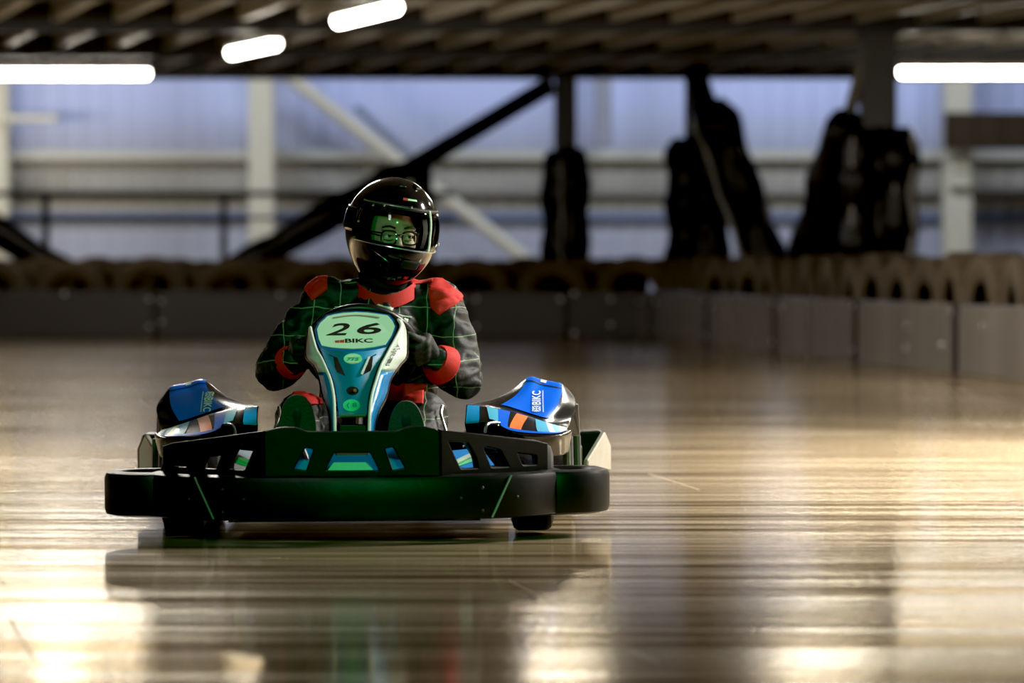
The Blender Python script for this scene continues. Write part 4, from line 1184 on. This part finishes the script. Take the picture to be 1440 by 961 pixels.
for i in range(len(els)-1):
    for j in range(nA):
        am = azs[j] + math.pi/nA; em = (els[i]+els[i+1])/2
        lim = AZ - R(10)*max(0, (R(-6)-em)/R(7)) - R(6)*max(0, (em-R(20))/R(7))
        if EL_BOT < em < EL_TOP and abs(am) < lim: continue
        k = (j+1) % nA
        f.append((i*nA+j, i*nA+k, (i+1)*nA+k, (i+1)*nA+j))
helmet = mesh_obj('helmet', v, f, HELMET, D_, True, 60)
bm = bmesh.new(); bm.from_mesh(helmet.data); bmesh.ops.remove_doubles(bm, verts=bm.verts, dist=1e-4); bmesh.ops.recalc_face_normals(bm, faces=bm.faces); bm.to_mesh(helmet.data); bm.free()
sd = helmet.modifiers.new('s', 'SOLIDIFY'); sd.thickness = .012; sd.offset = -1
def hpatch(name, a0, a1, e0, e1, k, m, na=30, ne=10, thick=0, parent=None, corner=0.0):
    v = []; f = []
    for i in range(ne+1):
        for j in range(na+1):
            e_ = e0+(e1-e0)*i/ne; a_ = a0+(a1-a0)*j/na
            if corner:
                w_ = 1 - corner*(abs(2*i/ne-1)**3); a_ *= w_
            v.append(HM @ hel(a_, e_, k))
    for i in range(ne):
        for j in range(na):
            q = i*(na+1)+j; f.append((q, q+1, q+na+2, q+na+1))
    o = mesh_obj(name, v, f, m, parent or helmet)
    if thick:
        sd = o.modifiers.new('s', 'SOLIDIFY'); sd.thickness = thick; sd.offset = 0
    return o
vis = hpatch('visor', R(-88), R(88), R(-15.5), R(29), 1.022, GLASS, 48, 14, 0, helmet, .10)
def hline(name, pts, r, m, parent=None, k=1.024):
    mb = MB(); mb.tube([HM @ hel(R(a), R(e), k) for a, e in pts], r, 8); return mb.build(name, m, parent or helmet)
VGLINT = mat('painted_visor_glint', (.92, .93, .92), .3)  # white paint for the light reflection running down the visor
CHR = mat('chrome_visor_edge', (.75, .77, .75), .2, metal=.9)
edge = lambda e_, s: s*88*(1-.10*abs(2*(e_+15.5)/44.5-1)**3)
hline('visor_lower_edge', [(a, -15.5) for a in range(-79, 80, 4)], .0026, CHR, vis)
hline('visor_upper_edge', [(a, 29) for a in range(-79, 80, 4)], .0022, mat('dim_visor_edge', (.25, .27, .25), .25, metal=.7), vis)
hline('visor_glint', [(24, e_) for e_ in range(-15, 30, 4)], .0036, VGLINT, vis)
hpatch('visor_gasket', R(-82), R(82), R(26), R(31), 1.006, LINER, 40, 4, .006, helmet)
hpatch('pivot_cover', R(-112), R(-80), R(-8), R(18), 1.028, HELMET, 10, 8, .006, helmet)
hpatch('pivot_cover', R(80), R(112), R(-8), R(18), 1.028, HELMET, 10, 8, .006, helmet)
hpatch('chin_vent', R(-14), R(14), R(-36), R(-27), 1.006, LINER, 10, 4, .006, helmet)
hline('chin_crease', [(-60+8*k, -20-3.4*k) for k in range(6)], .0025, GLOSSY, helmet, 1.004)
hpatch('brow_stripe', R(-12), R(4), R(39.5), R(42), 1.006, mat('pale_green_stripe', (.5, .85, .6), .4), 8, 2, 0, helmet)
hpatch('red_mark', R(-20), R(-12), R(39), R(42.5), 1.006, REDINK, 4, 2, 0, helmet)
hpatch('chin_badge', R(2), R(12), R(-50), R(-46), 1.006, mat('red_badge', (.6, .03, .02), .4), 4, 2, 0, helmet)
for a, e_ in ((-74, 4), (-60, 25), (-45, 27), (58, -8), (-8, 30.5)):
    mb = MB(); mb.sphere(HM @ hel(R(a), R(e_), 1.03), .0042, 8, 6); mb.build('rivet', CHR, helmet)
for s in (-1, 1):
    hpatch('crown_vent', R(s*14), R(s*30), R(58), R(66), 1.010, GLOSSY, 6, 4, .008, helmet)
for sg in (-1, 1):
    v = []; f = []
    for i in range(13):
        for j2 in range(7):
            e_ = R(-30+70*i/12); a_ = sg*R(56+30*j2/6); q = hel(a_, e_, .80 - .09*(1-j2/6)); v.append(HF @ (q + V((0, 0, .03))))
    for i in range(12):
        for j2 in range(6): f.append((i*7+j2, i*7+j2+1, i*7+j2+8, i*7+j2+7))
    mesh_obj('cheek_pad', v, f, LINER, helmet)
hpatch('brow_pad', R(-70), R(70), R(24), R(44), .88, LINER, 24, 6, .016, helmet)
# neck curtain below the helmet
v = []; f = []; n = 36
for (k, z) in ((.078, -.155), (.074, -.168), (.066, -.18)):
    for j in range(n):
        a = 2*math.pi*j/n; v.append(HM @ V((k*math.cos(a), k*1.05*math.sin(a)+.0, z)))
for i in range(2):
    for j in range(n): f.append((i*n+j, i*n+(j+1) % n, (i+1)*n+(j+1) % n, (i+1)*n+j))
mesh_obj('neck_roll', v, f, LINER, helmet)

# ------------------------------------------------------------------ lighting
def area(name, loc, target, size, power, col, sy=None):
    l = bpy.data.lights.new(name, 'AREA'); l.energy = power; l.color = col; l.shape = 'RECTANGLE'; l.size = size; l.size_y = sy or size
    o = link(bpy.data.objects.new(name, l)); o.location = loc
    o.rotation_euler = (Vector(target)-Vector(loc)).to_track_quat('-Z', 'Y').to_euler(); return o
kl = area('key_lamp', (3.2, 12.3, 2.75), (2.4, 12.5, 0), .35, 300, (1, .95, .87), 1.6)
kl.data.spread = R(150)
kl = area('side_lamp', (-4.2, 15.2, 2.8), (-4.0, 15.0, 0), .35, 330, (1, .93, .82), 1.6)
kl.data.spread = R(100)
kl = area('pool_lamp', (3.4, 16.2, 2.85), (3.2, 16.0, 0), .35, 800, (1, .94, .84), 1.6)
kl.data.spread = R(130)
kl = area('pool_lamp', (5.4, 13.4, 2.85), (4.6, 13.4, 0), .35, 600, (1, .94, .84), 1.6)
kl.data.spread = R(105)
area('pool_lamp', (-4.6, 35, 2.85), (-4.6, 35, 0), 2.4, 150, (1, .95, .88), .3)
area('front_fill', (-1.6, 7.5, 2.9), (-.9, 11.6, .4), .5, 22, (.9, .95, 1), 1.0)  # added unseen fill that lifts the dim left sidepod
area('rear_lamp', (-1.5, 17.5, 2.8), (-.4, 11.8, .6), .4, 60, (1, .95, .86), 1.2)
area('wall_fill', (-5, 52, 7.5), (-5, 60, 2.5), 6, 640, (.78, .86, 1.0), 1)  # added cool light above the deck, unseen, to brighten the wall
area('wall_fill', (5, 52, 7.5), (5, 60, 2.8), 6, 820, (.78, .86, 1.0), 1)  # second added unseen light for the wall
area('wall_wash', (-8, 54, 2.75), (-8, 60, 2.2), 2.2, 150, (1, .92, .76), .3)  # added unseen lights brightening the pale girt, here and below
area('wall_wash', (3, 54, 2.75), (3.4, 60, 2.2), 2.5, 15, (1, .92, .76), .3)
sl = bpy.data.lights.new('green_spot', 'SPOT'); sl.energy = 480; sl.color = (.08, 1, .24); sl.spot_size = R(17); sl.spot_blend = .6; sl.shadow_soft_size = .08
so_ = link(bpy.data.objects.new('green_spot', sl)); so_.location = (.1, 4.8, 2.5)
so_.rotation_euler = (Vector((-.42, 11.0, .45))-so_.location).to_track_quat('-Z', 'Y').to_euler()

w = bpy.data.worlds.new('world'); scene.world = w; w.use_nodes = True
w.node_tree.nodes['Background'].inputs[0].default_value = (.6, .65, .8, 1); w.node_tree.nodes['Background'].inputs[1].default_value = .008
scene.view_settings.view_transform = 'Standard'
scene.view_settings.look = 'None'
scene.view_settings.exposure = 0.0
scene.view_settings.use_curve_mapping = True
scene.view_settings.curve_mapping.black_level = (.0055, .0055, .0055)
scene.view_settings.curve_mapping.update()
scene.cycles.use_denoising = True
scene.cycles.max_bounces = 8
scene.cycles.transparent_max_bounces = 12
scene.cycles.sample_clamp_indirect = 6
